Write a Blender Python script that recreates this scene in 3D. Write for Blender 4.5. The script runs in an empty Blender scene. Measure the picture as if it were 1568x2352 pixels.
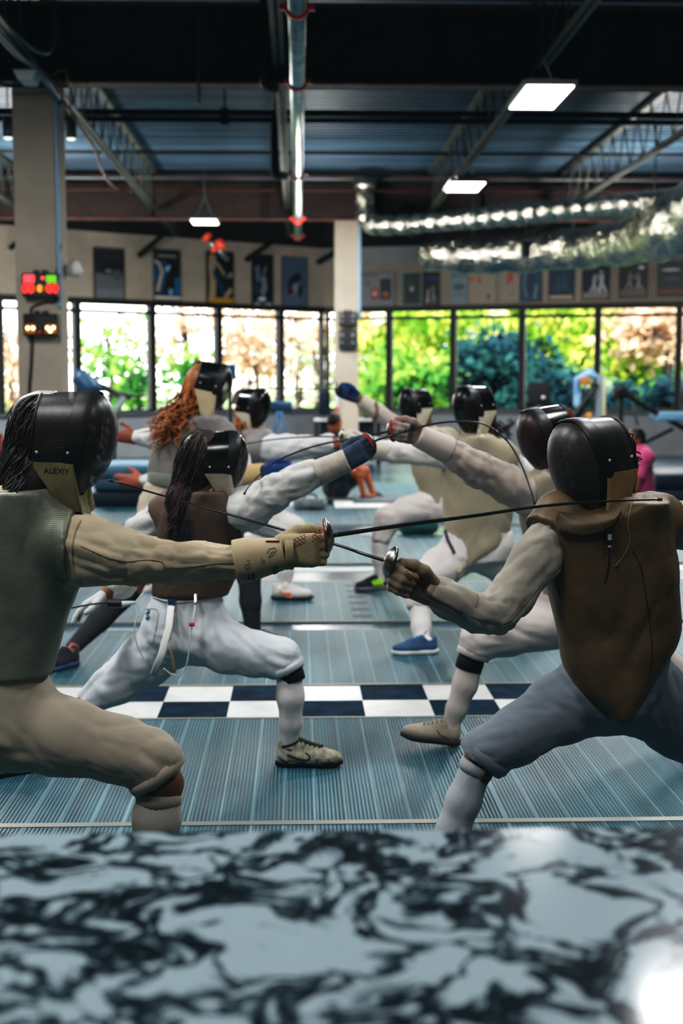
import bpy, math, random
import numpy as np
from mathutils import Vector, Matrix
random.seed(7)
SC = bpy.context.scene
COL = SC.collection
# ---------------------------------------------------------------- camera
F, CH = 3100.0, 1.49
PIT = math.atan(296 / F); YAW = math.atan(99 / F * math.cos(PIT))
FW = np.array([math.sin(YAW) * math.cos(PIT), math.cos(YAW) * math.cos(PIT), -math.sin(PIT)])
RT = np.array([math.cos(YAW), -math.sin(YAW), 0.0]); UP = np.cross(RT, FW)
CP = np.array([0, 0, CH])
def ray(px, py): return FW + (px - 784) / F * RT - (py - 1176) / F * UP
def P(px, py, Y):
    d = ray(px, py); return CP + d * (Y / d[1])
def FL(px, py, z=0.0):
    d = ray(px, py); return CP + d * ((z - CH) / d[2])
def onplane(px, py, o, n):
    d = ray(px, py); return CP + d * (np.dot(np.array(o) - CP, n) / np.dot(d, n))
cd = bpy.data.cameras.new('camera'); cam = bpy.data.objects.new('camera', cd); COL.objects.link(cam)
cd.sensor_fit = 'AUTO'; cd.sensor_width = 36; cd.lens = F / 2352 * 36
cam.matrix_world = Matrix(((RT[0], UP[0], -FW[0], 0), (RT[1], UP[1], -FW[1], 0), (RT[2], UP[2], -FW[2], CH), (0, 0, 0, 1)))
cd.clip_start = .05; cd.clip_end = 300
cd.dof.use_dof = True; cd.dof.focus_distance = 3.85; cd.dof.aperture_fstop = 2.9
SC.camera = cam
# ---------------------------------------------------------------- materials
def C(h):
    h = h.lstrip('#'); v = [int(h[i:i + 2], 16) / 255 for i in (0, 2, 4)]
    return tuple((x / 12.92 if x <= .04045 else ((x + .055) / 1.055) ** 2.4) for x in v) + (1,)
def nt(name):
    m = bpy.data.materials.new(name); m.use_nodes = True
    t = m.node_tree; b = t.nodes['Principled BSDF']; return m, t, b
def N(t, typ, **kw):
    n = t.nodes.new('ShaderNode' + typ)
    for k, v in kw.items():
        if k.startswith('_'): setattr(n, k[1:], v)
        else:
            key = int(k[1:]) if k[0] == 'i' and k[1:].isdigit() else k.replace('__', ' ')
            n.inputs[key].default_value = v
    return n
MC = {}
def mat(name, col, rough=.8, metal=0.0, col2=None, scale=6, contrast=(.4, .65), bump=0, bscale=200, emit=None, estr=0, spec=.4, vec='Object', stretch=None, sheen=0):
    if name in MC: return MC[name]
    m, t, b = nt(name); MC[name] = m
    c = C(col) if isinstance(col, str) else col
    b.inputs['Base Color'].default_value = c; b.inputs['Roughness'].default_value = rough; b.inputs['Metallic'].default_value = metal
    b.inputs['Specular IOR Level'].default_value = spec
    if sheen: b.inputs['Sheen Weight'].default_value = sheen
    if emit: b.inputs['Emission Color'].default_value = C(emit); b.inputs['Emission Strength'].default_value = estr
    co = None
    if col2 or bump:
        co = N(t, 'TexCoord').outputs[vec]
        if stretch:
            mp = N(t, 'Mapping'); mp.inputs['Scale'].default_value = stretch; t.links.new(co, mp.inputs[0]); co = mp.outputs[0]
    if col2:
        n = N(t, 'TexNoise', Scale=scale, Detail=4.0, Roughness=.6); t.links.new(co, n.inputs['Vector'])
        r = N(t, 'ValToRGB'); e = r.color_ramp.elements
        e[0].position, e[1].position = contrast; e[0].color = c; e[1].color = C(col2)
        t.links.new(n.outputs['Fac'], r.inputs[0]); t.links.new(r.outputs[0], b.inputs['Base Color'])
    if bump:
        n = N(t, 'TexNoise', Scale=bscale, Detail=2.0); t.links.new(co, n.inputs['Vector'])
        bp = N(t, 'Bump', Strength=bump, Distance=.002); t.links.new(n.outputs['Fac'], bp.inputs['Height']); t.links.new(bp.outputs[0], b.inputs['Normal'])
    return m
def emis(name, col, s):
    return mat(name, '050505', .5, emit=col, estr=s)
# ---------------------------------------------------------------- objects
ORG = {}
def top(o, label=None, cat=None, group=None, kind=None):
    if label: o['label'] = label
    if cat: o['category'] = cat
    if group: o['group'] = group
    if kind: o['kind'] = kind
    return o
def mk(name, verts, faces, m, parent=None, smooth=True, uv=None, midx=None, origin=None):
    V = np.asarray(verts, dtype=float).reshape(-1, 3)
    lo, hi = V.min(0), V.max(0)
    og = np.array(origin, float) if origin is not None else np.array([(lo[0] + hi[0]) / 2, (lo[1] + hi[1]) / 2, lo[2]])
    me = bpy.data.meshes.new(name)
    me.from_pydata((V - og).tolist(), [], [tuple(int(i) for i in f) for f in faces])
    for mm in (m if isinstance(m, (list, tuple)) else [m]): me.materials.append(mm)
    if midx is not None: me.polygons.foreach_set('material_index', np.asarray(midx, dtype=np.int32))
    if smooth: me.polygons.foreach_set('use_smooth', [True] * len(me.polygons))
    if uv is not None:
        l = me.uv_layers.new(name='UVMap'); li = np.empty(len(me.loops), np.int32); me.loops.foreach_get('vertex_index', li)
        l.data.foreach_set('uv', np.asarray(uv, dtype=np.float32)[li].ravel())
    me.update()
    o = bpy.data.objects.new(name, me); COL.objects.link(o)
    po = np.zeros(3)
    if parent is not None: o.parent = parent; po = ORG[parent.name]
    o.location = Vector(og - po); ORG[o.name] = og
    return o
def empty(name, loc):
    o = bpy.data.objects.new(name, None); COL.objects.link(o); o.location = Vector(loc); o.empty_display_size = .1
    ORG[o.name] = np.array(loc, float); return o
class MB:
    def __init__(s): s.v = []; s.f = []; s.mi = []; s.cur = 0
    def add(s, v, f):
        n = len(s.v); s.v += [tuple(map(float, x)) for x in v]; s.f += [tuple(i + n for i in q) for q in f]; s.mi += [s.cur] * len(f); return s
    def box(s, lo, hi, R=None, o=None):
        lo, hi = np.array(lo, float), np.array(hi, float)
        vs = np.array([[(lo, hi)[i][0], (lo, hi)[j][1], (lo, hi)[k][2]] for i in (0, 1) for j in (0, 1) for k in (0, 1)])
        if R is not None: vs = vs @ np.array(R).T
        if o is not None: vs = vs + np.array(o)
        return s.add(vs, [(0, 1, 3, 2), (4, 6, 7, 5), (0, 4, 5, 1), (2, 3, 7, 6), (0, 2, 6, 4), (1, 5, 7, 3)])
    def prism(s, poly, d):
        # poly: list of 3D points, extruded by vector d
        n = len(poly); poly = [np.array(p, float) for p in poly]; d = np.array(d, float)
        s.add(poly + [p + d for p in poly], [tuple(range(n))[::-1], tuple(range(n, 2 * n))] + [(i, (i + 1) % n, n + (i + 1) % n, n + i) for i in range(n)]); return s
    def tube(s, pts, r, n=8, cap=True, ref=None, flat=1.0):
        pts = [np.array(p, float) for p in pts]; k = len(pts); rs = r if hasattr(r, '__len__') else [r] * k
        v = []; pu = None
        for i in range(k):
            d = pts[min(i + 1, k - 1)] - pts[max(i - 1, 0)]; d = d / (np.linalg.norm(d) + 1e-9)
            if pu is None:
                a = np.array(ref, float) if ref is not None else (np.array([0, 0, 1.]) if abs(d[2]) < .9 else np.array([1., 0, 0]))
            else: a = pu
            u = a - d * np.dot(a, d); u /= np.linalg.norm(u) + 1e-9; w = np.cross(d, u); pu = u
            for j in range(n):
                t = 2 * math.pi * j / n; v.append(pts[i] + rs[i] * (math.cos(t) * u * flat + math.sin(t) * w))
        f = [(i * n + j, i * n + (j + 1) % n, (i + 1) * n + (j + 1) % n, (i + 1) * n + j) for i in range(k - 1) for j in range(n)]
        if cap: f += [tuple(range(n))[::-1], tuple((k - 1) * n + j for j in range(n))]
        return s.add(v, f)
    def lathe(s, prof, o, ax, n=20):
        # prof: (radius, height) pairs, spun about axis ax through o
        ax = np.array(ax, float); ax /= np.linalg.norm(ax); a = np.array([0, 0, 1.]) if abs(ax[2]) < .9 else np.array([1., 0, 0])
        u = np.cross(ax, a); u /= np.linalg.norm(u); w = np.cross(ax, u); o = np.array(o, float); v = []
        for r, h in prof:
            for j in range(n):
                t = 2 * math.pi * j / n; v.append(o + ax * h + r * (math.cos(t) * u + math.sin(t) * w))
        f = [(i * n + j, i * n + (j + 1) % n, (i + 1) * n + (j + 1) % n, (i + 1) * n + j) for i in range(len(prof) - 1) for j in range(n)]
        return s.add(v, f)
    def quad(s, a, b, c, d): return s.add([a, b, c, d], [(0, 1, 2, 3)])
    def sphere(s, c, r, n=12, R=None):
        c = np.array(c, float); r = np.array(r if hasattr(r, '__len__') else [r] * 3, float); v = []; m = n // 2
        for i in range(m + 1):
            ph = math.pi * i / m
            for j in range(n):
                t = 2 * math.pi * j / n; p = np.array([math.sin(ph) * math.cos(t), math.sin(ph) * math.sin(t), math.cos(ph)]) * r
                v.append(c + (np.array(R) @ p if R is not None else p))
        return s.add(v, [(i * n + j, (i + 1) * n + j, (i + 1) * n + (j + 1) % n, i * n + (j + 1) % n) for i in range(m) for j in range(n)])
    def build(s, name, m, parent=None, smooth=False, **k): return mk(name, s.v, s.f, m, parent, smooth, midx=s.mi if isinstance(m, (list, tuple)) else None, **k)
def cr(pts, n=8):
    # Catmull-Rom through points
    p = [np.array(x, float) for x in pts]; p = [2 * p[0] - p[1]] + p + [2 * p[-1] - p[-2]]; out = []
    for i in range(1, len(p) - 2):
        for j in range(n):
            t = j / n; out.append(.5 * (2 * p[i] + (p[i + 1] - p[i - 1]) * t + (2 * p[i - 1] - 5 * p[i] + 4 * p[i + 1] - p[i + 2]) * t * t + (3 * p[i] - p[i - 1] - 3 * p[i + 1] + p[i + 2]) * t ** 3))
    out.append(p[-2]); return out
def unit(v): v = np.array(v, float); return v / (np.linalg.norm(v) + 1e-12)
def text(body, size, o, ux, uy, m, parent, name='lettering', depth=.0006, shear=0, bold=0):
    cu = bpy.data.curves.new('t', 'FONT'); cu.body = body; cu.size = size; cu.align_x = 'CENTER'; cu.align_y = 'CENTER'; cu.shear = shear; cu.offset = bold
    to = bpy.data.objects.new('t', cu); COL.objects.link(to)
    me = to.to_mesh(); vs = np.array([v.co[:] for v in me.vertices]); fs = [tuple(p.vertices) for p in me.polygons]; to.to_mesh_clear()
    bpy.data.objects.remove(to)
    ux, uy = unit(ux), unit(uy); w = np.cross(ux, uy)
    vs = np.array(o) + vs[:, :1] * ux + vs[:, 1:2] * uy + w * depth
    return mk(name, vs, fs, m, parent, False)
# ---------------------------------------------------------------- noise + implicit surfaces
_rs = np.random.RandomState(3); _perm = np.concatenate([_rs.permutation(256)] * 3); _g = _rs.normal(size=(256, 3)); _g /= np.linalg.norm(_g, axis=1)[:, None]
def pn(Q):
    Q = np.asarray(Q, float); i = np.floor(Q).astype(int); f = Q - i; i &= 255; u = f * f * f * (f * (f * 6 - 15) + 10); r = 0
    for dx in (0, 1):
        for dy in (0, 1):
            for dz in (0, 1):
                h = _perm[_perm[_perm[(i[:, 0] + dx) & 255] + ((i[:, 1] + dy) & 255)] + ((i[:, 2] + dz) & 255)]
                g = np.einsum('ij,ij->i', _g[h], f - np.array([dx, dy, dz]))
                w = (u[:, 0] if dx else 1 - u[:, 0]) * (u[:, 1] if dy else 1 - u[:, 1]) * (u[:, 2] if dz else 1 - u[:, 2]); r = r + g * w
    return r
# primitives: ('c',a,b,ra,rb) cone-capsule; ('e',centre,R,radii) ellipsoid; ('l',secs,u,v,exp) loft over z: secs rows (z,cx,cy,ha,hb)
def prim_b(p):
    if p[0] == 'c':
        a, b = np.array(p[1]), np.array(p[2]); r = max(p[3], p[4]); return np.minimum(a, b) - r, np.maximum(a, b) + r
    if p[0] == 'e': r = max(p[3]); return np.array(p[1]) - r, np.array(p[1]) + r
    if p[0] == 'l':
        s = np.array(p[1]); r = s[:, 3:5].max() * 1.05
        return np.array([s[:, 1].min() - r, s[:, 2].min() - r, s[:, 0].min()]), np.array([s[:, 1].max() + r, s[:, 2].max() + r, s[:, 0].max()])
def prim_d(p, X):
    if p[0] == 'c':
        a, b = np.array(p[1], float), np.array(p[2], float); d = b - a; t = np.clip(((X - a) @ d) / (d @ d + 1e-12), 0, 1)
        return np.linalg.norm(X - a - t[:, None] * d, axis=1) - (p[3] + (p[4] - p[3]) * t)
    if p[0] == 'e':
        q = (X - np.array(p[1])) @ np.array(p[2]).T if p[2] is not None else X - np.array(p[1])
        r = np.array(p[3]); k0 = np.linalg.norm(q / r, axis=1); k1 = np.linalg.norm(q / (r * r), axis=1) + 1e-9; return k0 * (k0 - 1) / k1
    if p[0] == 'l':
        s = np.array(p[1]); s = s[np.argsort(s[:, 0])]; z = X[:, 2]; zz = np.clip(z, s[0, 0], s[-1, 0])
        # smooth interpolation
        zi = np.linspace(s[0, 0], s[-1, 0], 60); cols = []
        for c in range(1, 5):
            y = np.interp(zi, s[:, 0], s[:, c]); ker = np.ones(5) / 5; y = np.convolve(np.pad(y, 2, 'edge'), ker, 'valid'); cols.append(np.interp(zz, zi, y))
        u, v = np.array(p[2]), np.array(p[3]); dx = X[:, 0] - cols[0]; dy = X[:, 1] - cols[1]
        a = np.abs(dx * u[0] + dy * u[1]); b = np.abs(dx * v[0] + dy * v[1]); e = p[4] if len(p) > 4 else 2.3
        k = ((a / cols[2]) ** e + (b / cols[3]) ** e) ** (1 / e); d = (k - 1) * np.minimum(cols[2], cols[3])
        dz = np.maximum(s[0, 0] - z, z - s[-1, 0]); return np.where(dz > 0, np.sqrt(np.maximum(d, 0) ** 2 + dz ** 2), np.maximum(d, dz))
def sdf(prims, h, k=.03, cuts=(), subs=(), pad=.03):
    """prims unioned smoothly (a prim may be (prim, k)), subs removed, cuts = list of (point, normal): keep the side the normal points away from."""
    pr = [(p if isinstance(p[0], tuple) else (p, k)) for p in prims]
    bl = [prim_b(p) for p, _ in pr]; lo = np.min([b[0] for b in bl], 0) - pad - 2 * h; hi = np.max([b[1] for b in bl], 0) + pad + 2 * h
    n = np.ceil((hi - lo) / h).astype(int) + 1; Fd = np.full(n, 1.0)
    ax = [lo[i] + h * np.arange(n[i]) for i in range(3)]
    def block(p, m):
        b = prim_b(p); i0 = np.clip(np.floor((b[0] - m - lo) / h).astype(int), 0, n - 1); i1 = np.clip(np.ceil((b[1] + m - lo) / h).astype(int) + 1, 1, n)
        sl = tuple(slice(i0[i], i1[i]) for i in range(3)); G = np.meshgrid(*[ax[i][sl[i]] for i in range(3)], indexing='ij'); sh = G[0].shape
        return sl, np.stack([g.ravel() for g in G], 1), sh
    for p, kk in pr:
        sl, X, sh = block(p, pad + kk); d = prim_d(p, X).reshape(sh); a = Fd[sl]; hh = np.maximum(kk - np.abs(a - d), 0) / max(kk, 1e-6)
        Fd[sl] = np.minimum(a, d) - hh * hh * kk / 4
    for p, kk in subs:
        sl, X, sh = block(p, pad + kk); d = -prim_d(p, X).reshape(sh); a = Fd[sl]; hh = np.maximum(kk - np.abs(a - d), 0) / max(kk, 1e-6)
        Fd[sl] = np.maximum(a, d) + hh * hh * kk / 4
    for q, nn in cuts:
        nn = unit(nn); q = np.array(q)
        D = (ax[0][:, None, None] - q[0]) * nn[0] + (ax[1][None, :, None] - q[1]) * nn[1] + (ax[2][None, None, :] - q[2]) * nn[2]; Fd = np.maximum(Fd, D)
    return nets(Fd, lo, h)
def nets(Fd, lo, h):
    S = Fd < 0; nx, ny, nz = Fd.shape; c = np.zeros((nx - 1, ny - 1, nz - 1), np.int8)
    for i in (0, 1):
        for j in (0, 1):
            for k in (0, 1): c += S[i:nx - 1 + i, j:ny - 1 + j, k:nz - 1 + k]
    m = (c > 0) & (c < 8); pts = np.argwhere(m); idx = np.full(m.shape, -1); idx[m] = np.arange(len(pts))
    acc = np.zeros((len(pts), 3)); cnt = np.zeros(len(pts)); cs = [(i, j, k) for i in (0, 1) for j in (0, 1) for k in (0, 1)]
    for a in cs:
        for ax_ in range(3):
            if a[ax_]: continue
            b = list(a); b[ax_] = 1; A = pts + np.array(a); B = pts + np.array(b)
            fa = Fd[A[:, 0], A[:, 1], A[:, 2]]; fb = Fd[B[:, 0], B[:, 1], B[:, 2]]; x = (fa < 0) != (fb < 0); t = np.where(x, fa / np.where(x, fa - fb, 1), 0)
            acc += (np.array(a) + t[:, None] * (np.array(b) - np.array(a))) * x[:, None]; cnt += x
    V = lo + h * (pts + acc / cnt[:, None]); Q = []
    for ax_ in range(3):
        sA = [slice(0, n) for n in Fd.shape]; sB = list(sA); sA[ax_] = slice(0, -1); sB[ax_] = slice(1, None); o1, o2 = [(1, 2), (2, 0), (0, 1)][ax_]
        X = S[tuple(sA)] != S[tuple(sB)]; e = np.argwhere(X); e = e[(e[:, o1] > 0) & (e[:, o2] > 0) & (e[:, o1] < m.shape[o1]) & (e[:, o2] < m.shape[o2])]
        d1 = np.zeros(3, int); d1[o1] = 1; d2 = np.zeros(3, int); d2[o2] = 1; g = lambda q: idx[q[:, 0], q[:, 1], q[:, 2]]
        q = np.stack([g(e - d1 - d2), g(e - d2), g(e), g(e - d1)], 1); ins = S[e[:, 0], e[:, 1], e[:, 2]]
        q[~ins] = q[~ins][:, ::-1]; Q.append(q[(q >= 0).all(1)])
    return V, np.concatenate(Q)
def vnorm(V, Q):
    n = np.cross(V[Q[:, 2]] - V[Q[:, 0]], V[Q[:, 3]] - V[Q[:, 1]]); r = np.zeros_like(V)
    for j in range(4): np.add.at(r, Q[:, j], n)
    return r / (np.linalg.norm(r, axis=1)[:, None] + 1e-12)
def relax(V, Q, it=2, w=.5):
    for _ in range(it):
        s = np.zeros_like(V); c = np.zeros(len(V))
        for a in range(4):
            np.add.at(s, Q[:, a], V[Q[:, (a + 1) % 4]] + V[Q[:, (a + 3) % 4]]); np.add.at(c, Q[:, a], 2)
        V = V + w * (s / c[:, None] - V)
    return V
def folds(V, Q, segs, amp=.006, fa=14, fr=1.3, seed=0, joints=(), fine=.0):
    """cloth creases: thin ridges running round (fr low) the limb, stronger near joints"""
    Nn = vnorm(V, Q); best = np.full(len(V), 9.); co = np.zeros((len(V), 3)); off = 0
    for a, b, r in segs:
        a, b = np.array(a), np.array(b); d = b - a; L = np.linalg.norm(d); d = d / L; t = (V - a) @ d; tc = np.clip(t, 0, L); q = V - a - tc[:, None] * d; ds = np.linalg.norm(q, axis=1) / r
        e = q / (np.linalg.norm(q, axis=1)[:, None] + 1e-9); mm = ds < best; best = np.where(mm, ds, best)
        u = np.cross(d, [.2, .9, .4]); u /= np.linalg.norm(u); w = np.cross(d, u); ct, st = e @ u, e @ w
        co[mm] = np.stack([(off + t) * fa + 1.2 * ct, ct * fr + 11, st * fr + 5], 1)[mm]; off += L
    co += seed * 7.31; w1 = np.stack([pn(co * .5 + 31), pn(co * .5 + 57), pn(co * .5 + 83)], 1)
    n1 = pn(co * .55 + .9 * w1); n2 = pn(co * np.array([1.9, 1.5, 1.5]) + .7 * w1 + 17); n3 = pn(co * np.array([.35, .8, .8]) + w1 * 1.1 + 41)
    A = np.full(len(V), amp) * (.5 + .8 * np.clip(pn(V * 4 + seed) + .35, 0, 1)); J = np.zeros(len(V))
    for c, rad, g in joints: J += g * np.exp(-(np.linalg.norm(V - np.array(c), axis=1) / rad) ** 2)
    bl = lambda n: np.minimum(np.abs(n) * 3.2, 1.0) ** .7
    D = A * (1.1 * bl(n1) + .5 * bl(n3) - 1.0) + amp * (.25 + J) * (.75 * bl(n2) - .5)
    if fine: D += fine * pn(V * 60)
    return V + Nn * D[:, None]
def basis(f, u):
    f = unit(f); s = unit(np.cross(f, u)); return f, s, np.cross(s, f)   # forward, right, up
# ================================================================= SETTING
M_wall = mat('wall_paint', 'ada292', .85, col2='9d9384', scale=1.5)
M_wallb = mat('wall_paint_cool', 'a5a6a6', .85, col2='959798', scale=1.5)
M_fascia = mat('dark_fascia', '12110f', .8)
M_frame = mat('black_window_frame', '0c0d0e', .5)
M_rust = mat('rust_brown_steel', '1d1310', .75, col2='2d1a12', scale=3)
M_flange = mat('flange_primer', '7a5148', .7, col2='5d3a33', scale=4)
M_black = mat('black_plastic', '0b0c0d', .45)
M_blackm = mat('matt_black', '0a0b0c', .8)
M_steel = mat('galvanised_steel', '9aa4a4', .3, 1.0, col2='6f7b7c', scale=5)
M_red = mat('red_paint', 'a3261d', .5)
M_white = mat('white_plastic', 'd8d8d4', .5)
M_grey = mat('grey_metal', '5a6064', .45, .6)
# --- floor
m, t, b = nt('floor_vinyl'); MC['floor'] = m
b.inputs['Specular IOR Level'].default_value = .3; b.inputs['Base Color'].default_value = C('1f4354'); b.inputs['Roughness'].default_value = .2
n = N(t, 'TexNoise', Scale=1.3, Detail=5.0); co = N(t, 'TexCoord'); t.links.new(co.outputs['Object'], n.inputs['Vector'])
r = N(t, 'ValToRGB'); r.color_ramp.elements[0].color = C('163443'); r.color_ramp.elements[1].color = C('29536a'); r.color_ramp.elements[0].position = .35; r.color_ramp.elements[1].position = .7
t.links.new(n.outputs['Fac'], r.inputs[0]); t.links.new(r.outputs[0], b.inputs['Base Color'])
mr = N(t, 'MapRange'); mr.inputs[3].default_value = .12; mr.inputs[4].default_value = .32; t.links.new(n.outputs['Fac'], mr.inputs[0]); t.links.new(mr.outputs[0], b.inputs['Roughness'])
X0, X1, Y0, Y1 = -13, 13, -3.0, 33
top(MB().box((X0, Y0, -.1), (X1, Y1, 0)).build('floor', m), kind='structure')
# --- ribbed metal pistes
def piste_mat():
    m, t, b = nt('piste_ribbed_metal'); b.inputs['Metallic'].default_value = .3; b.inputs['Roughness'].default_value = .42; b.inputs['Specular IOR Level'].default_value = .25
    co = N(t, 'TexCoord'); w = N(t, 'TexWave', Scale=23.3, Distortion=0.0); t.links.new(co.outputs['Object'], w.inputs['Vector'])
    w2 = N(t, 'TexWave', Scale=2.9, Distortion=0.0); t.links.new(co.outputs['Object'], w2.inputs['Vector'])
    ns = N(t, 'TexNoise', Scale=1.6, Detail=6.0, Roughness=.65); mp = N(t, 'Mapping'); mp.inputs['Scale'].default_value = (1.6, .7, 1); t.links.new(co.outputs['Object'], mp.inputs[0]); t.links.new(mp.outputs[0], ns.inputs['Vector'])
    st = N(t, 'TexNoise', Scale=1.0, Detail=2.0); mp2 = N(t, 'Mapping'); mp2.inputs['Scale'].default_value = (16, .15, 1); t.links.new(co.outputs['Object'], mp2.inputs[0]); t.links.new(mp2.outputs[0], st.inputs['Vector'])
    r = N(t, 'ValToRGB'); r.color_ramp.elements[0].color = C('1b434f'); r.color_ramp.elements[1].color = C('3c707d'); r.color_ramp.elements[0].position = .3; r.color_ramp.elements[1].position = .72; t.links.new(ns.outputs['Fac'], r.inputs[0])
    r2 = N(t, 'ValToRGB'); r2.color_ramp.elements[0].color = (.42, .42, .42, 1); r2.color_ramp.elements[1].color = (1.15, 1.15, 1.15, 1); t.links.new(w.outputs['Fac'], r2.inputs[0])
    mx = N(t, 'Mix'); mx.data_type = 'RGBA'; mx.blend_type = 'MULTIPLY'; mx.inputs[0].default_value = 1; t.links.new(r.outputs[0], mx.inputs[6]); t.links.new(r2.outputs[0], mx.inputs[7])
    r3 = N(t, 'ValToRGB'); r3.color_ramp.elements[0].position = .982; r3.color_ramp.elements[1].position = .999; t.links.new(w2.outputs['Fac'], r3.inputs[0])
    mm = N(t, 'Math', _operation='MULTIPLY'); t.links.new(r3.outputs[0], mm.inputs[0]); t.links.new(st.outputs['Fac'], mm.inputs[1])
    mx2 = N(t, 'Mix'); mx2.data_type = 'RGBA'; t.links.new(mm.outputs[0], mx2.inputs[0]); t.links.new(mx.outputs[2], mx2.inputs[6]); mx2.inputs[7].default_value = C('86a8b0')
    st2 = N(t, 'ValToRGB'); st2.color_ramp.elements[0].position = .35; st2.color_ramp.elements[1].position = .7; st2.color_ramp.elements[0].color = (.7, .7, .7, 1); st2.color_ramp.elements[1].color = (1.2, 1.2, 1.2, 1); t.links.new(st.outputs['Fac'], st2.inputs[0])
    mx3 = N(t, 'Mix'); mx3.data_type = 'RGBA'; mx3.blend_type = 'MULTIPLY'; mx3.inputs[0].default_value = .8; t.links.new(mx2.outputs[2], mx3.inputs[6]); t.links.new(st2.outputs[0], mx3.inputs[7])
    t.links.new(mx3.outputs[2], b.inputs['Base Color'])
    bp = N(t, 'Bump', Strength=.55, Distance=.004); t.links.new(w.outputs['Fac'], bp.inputs['Height']); t.links.new(bp.outputs[0], b.inputs['Normal']); return m
M_piste = piste_mat(); M_edge = mat('piste_edge_trim', '8d8f86', .5, .5)
PZ = .012
bands = [(2.9, 4.42, 'nearest ribbed metal fencing strip, mostly hidden behind the marble table'), (4.46, 5.87, 'ribbed metal fencing strip in front of the checkered tiles'), (6.55, 8.0, 'ribbed metal fencing strip just beyond the checkered tiles'),
         (8.32, 10.0, 'third ribbed metal strip out, with dark dashes across it'), (11.05, 13.1, 'ribbed metal strip under the black and neon shoe, beyond the white line'), (14.1, 16.3, 'shiny metal strip in front of the seated people'), (17.2, 20.0, 'farthest pale metal strip, near the gym machines')]
for a, c, lab in bands:
    o = MB().box((-11, a, .0005), (11, c, PZ)).build('fencing_piste', M_piste); top(o, lab, 'fencing strip', 'metal fencing pistes')
    e = MB(); e.box((-11, a - .02, .0005), (11, a, PZ + .002)); e.box((-11, c, .0005), (11, c + .02, PZ + .002)); e.build('edge_trim', M_edge, o)
    if a == 8.32:
        for i in range(6):
            y = a + .12 + i * .26; MB().box((.34, y, PZ), (.46, y + .1, PZ + .001)).build('painted_dash', mat('dark_teal_mark', '153440', .6), o)
# --- checkered strip
M_tw = mat('white_tile', 'c9cbc6', .35, col2='b3b6b2', scale=5); M_tb = mat('dark_blue_tile', '061826', .75, col2='0d2c40', scale=9, spec=.04)
e = MB(); tx = -.634 - .31 * 24
for j in range(2):
    for i in range(60):
        e.cur = (i + j + 1) % 2; x = tx + .31 * i; y = 5.905 + .312 * j; e.box((x, y, .0005), (x + .31, y + .312, .008))
top(e.build('checkered_tile_strip', [M_tb if 0 else M_tw, M_tb]), 'black and white checkered tile strip between two metal pistes', 'floor tiles')
M_wl = mat('white_floor_line', 'a9b8ba', .5)
top(MB().box((-11, 10.6, .0005), (11, 10.85, .004)).build('white_floor_band', M_wl), 'white floor band in front of the fifth metal strip', 'floor marking')
# --- back walls
Cw = P(745, 900, 30.0)[:2]; Lw = P(160, 900, 26.5)[:2]; Rw = P(1568, 900, 27.6)[:2]
class Wall:
    def __init__(s, a, b, length):
        s.o = np.array([a[0], a[1], 0.]); d = np.array([b[0] - a[0], b[1] - a[1], 0.]); s.d = unit(d); s.n = np.array([s.d[1], -s.d[0], 0.])
        if s.n[1] > 0: s.n = -s.n
        s.L = length
    def hit(s, px, py): q = onplane(px, py, s.o, s.n) - s.o; return np.dot(q, s.d), q[2]
    def pt(s, u, z, off=0): return s.o + s.d * u + s.n * off + np.array([0, 0, z])
    def slab(s, mb, u0, u1, z0, z1, o0, o1):
        c = [s.pt(u, z, o) for u in (u0, u1) for z in (z0, z1) for o in (o0, o1)]
        return mb.add(c, [(0, 1, 3, 2), (4, 6, 7, 5), (0, 4, 5, 1), (2, 3, 7, 6), (0, 2, 6, 4), (1, 5, 7, 3)])
WL = Wall(Cw, Lw, 15.5); WR = Wall(Cw, Rw, 13.0)
SILL, HEAD, WTOP = .91, 3.13, 4.43
Z_deck = 5.1
for nm, w, mm, m0 in (('wall_left', WL, M_wall, .1), ('wall_right', WR, M_wallb, .1)):
    e = MB(); e.cur = 3; w.slab(e, -.05, w.L, 0, SILL, -.25, 0); e.cur = 0; w.slab(e, -.05, w.L, HEAD, WTOP, -.25, 0)
    e.cur = 1; w.slab(e, -.05, w.L, WTOP, Z_deck + .3, -.25, .06)
    if nm == 'wall_right': e.cur = 2; w.slab(e, -.05, w.L, HEAD, HEAD + .9, 0, .004)
    top(e.build(nm, [mm, M_fascia, M_wall, mat('lower_wall_paint', 'a3a9ad', .8, col2='959ba0', scale=1.5)]), kind='structure')
    e = MB(); w.slab(e, 0, w.L, SILL - .05, SILL, 0, .12); top(e.build('trim_1' if nm == 'wall_left' else 'trim_2', mat('sill_paint', '6d7275', .6)), kind='structure')
M_glass, t, b = nt('window_glass'); t.nodes.remove(b); out = t.nodes['Material Output']
tr = N(t, 'BsdfTransparent'); gl = N(t, 'BsdfGlossy', Roughness=.03); mxs = N(t, 'MixShader'); mxs.inputs[0].default_value = .008
t.links.new(tr.outputs[0], mxs.inputs[1]); t.links.new(gl.outputs[0], mxs.inputs[2]); t.links.new(mxs.outputs[0], out.inputs[0])
lb = [745, 645, 503, 350, 178, 0, -175, -380]; rb = [752, 893, 1040, 1198, 1372, 1558, 1760, 1990]; wn = 1
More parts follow.
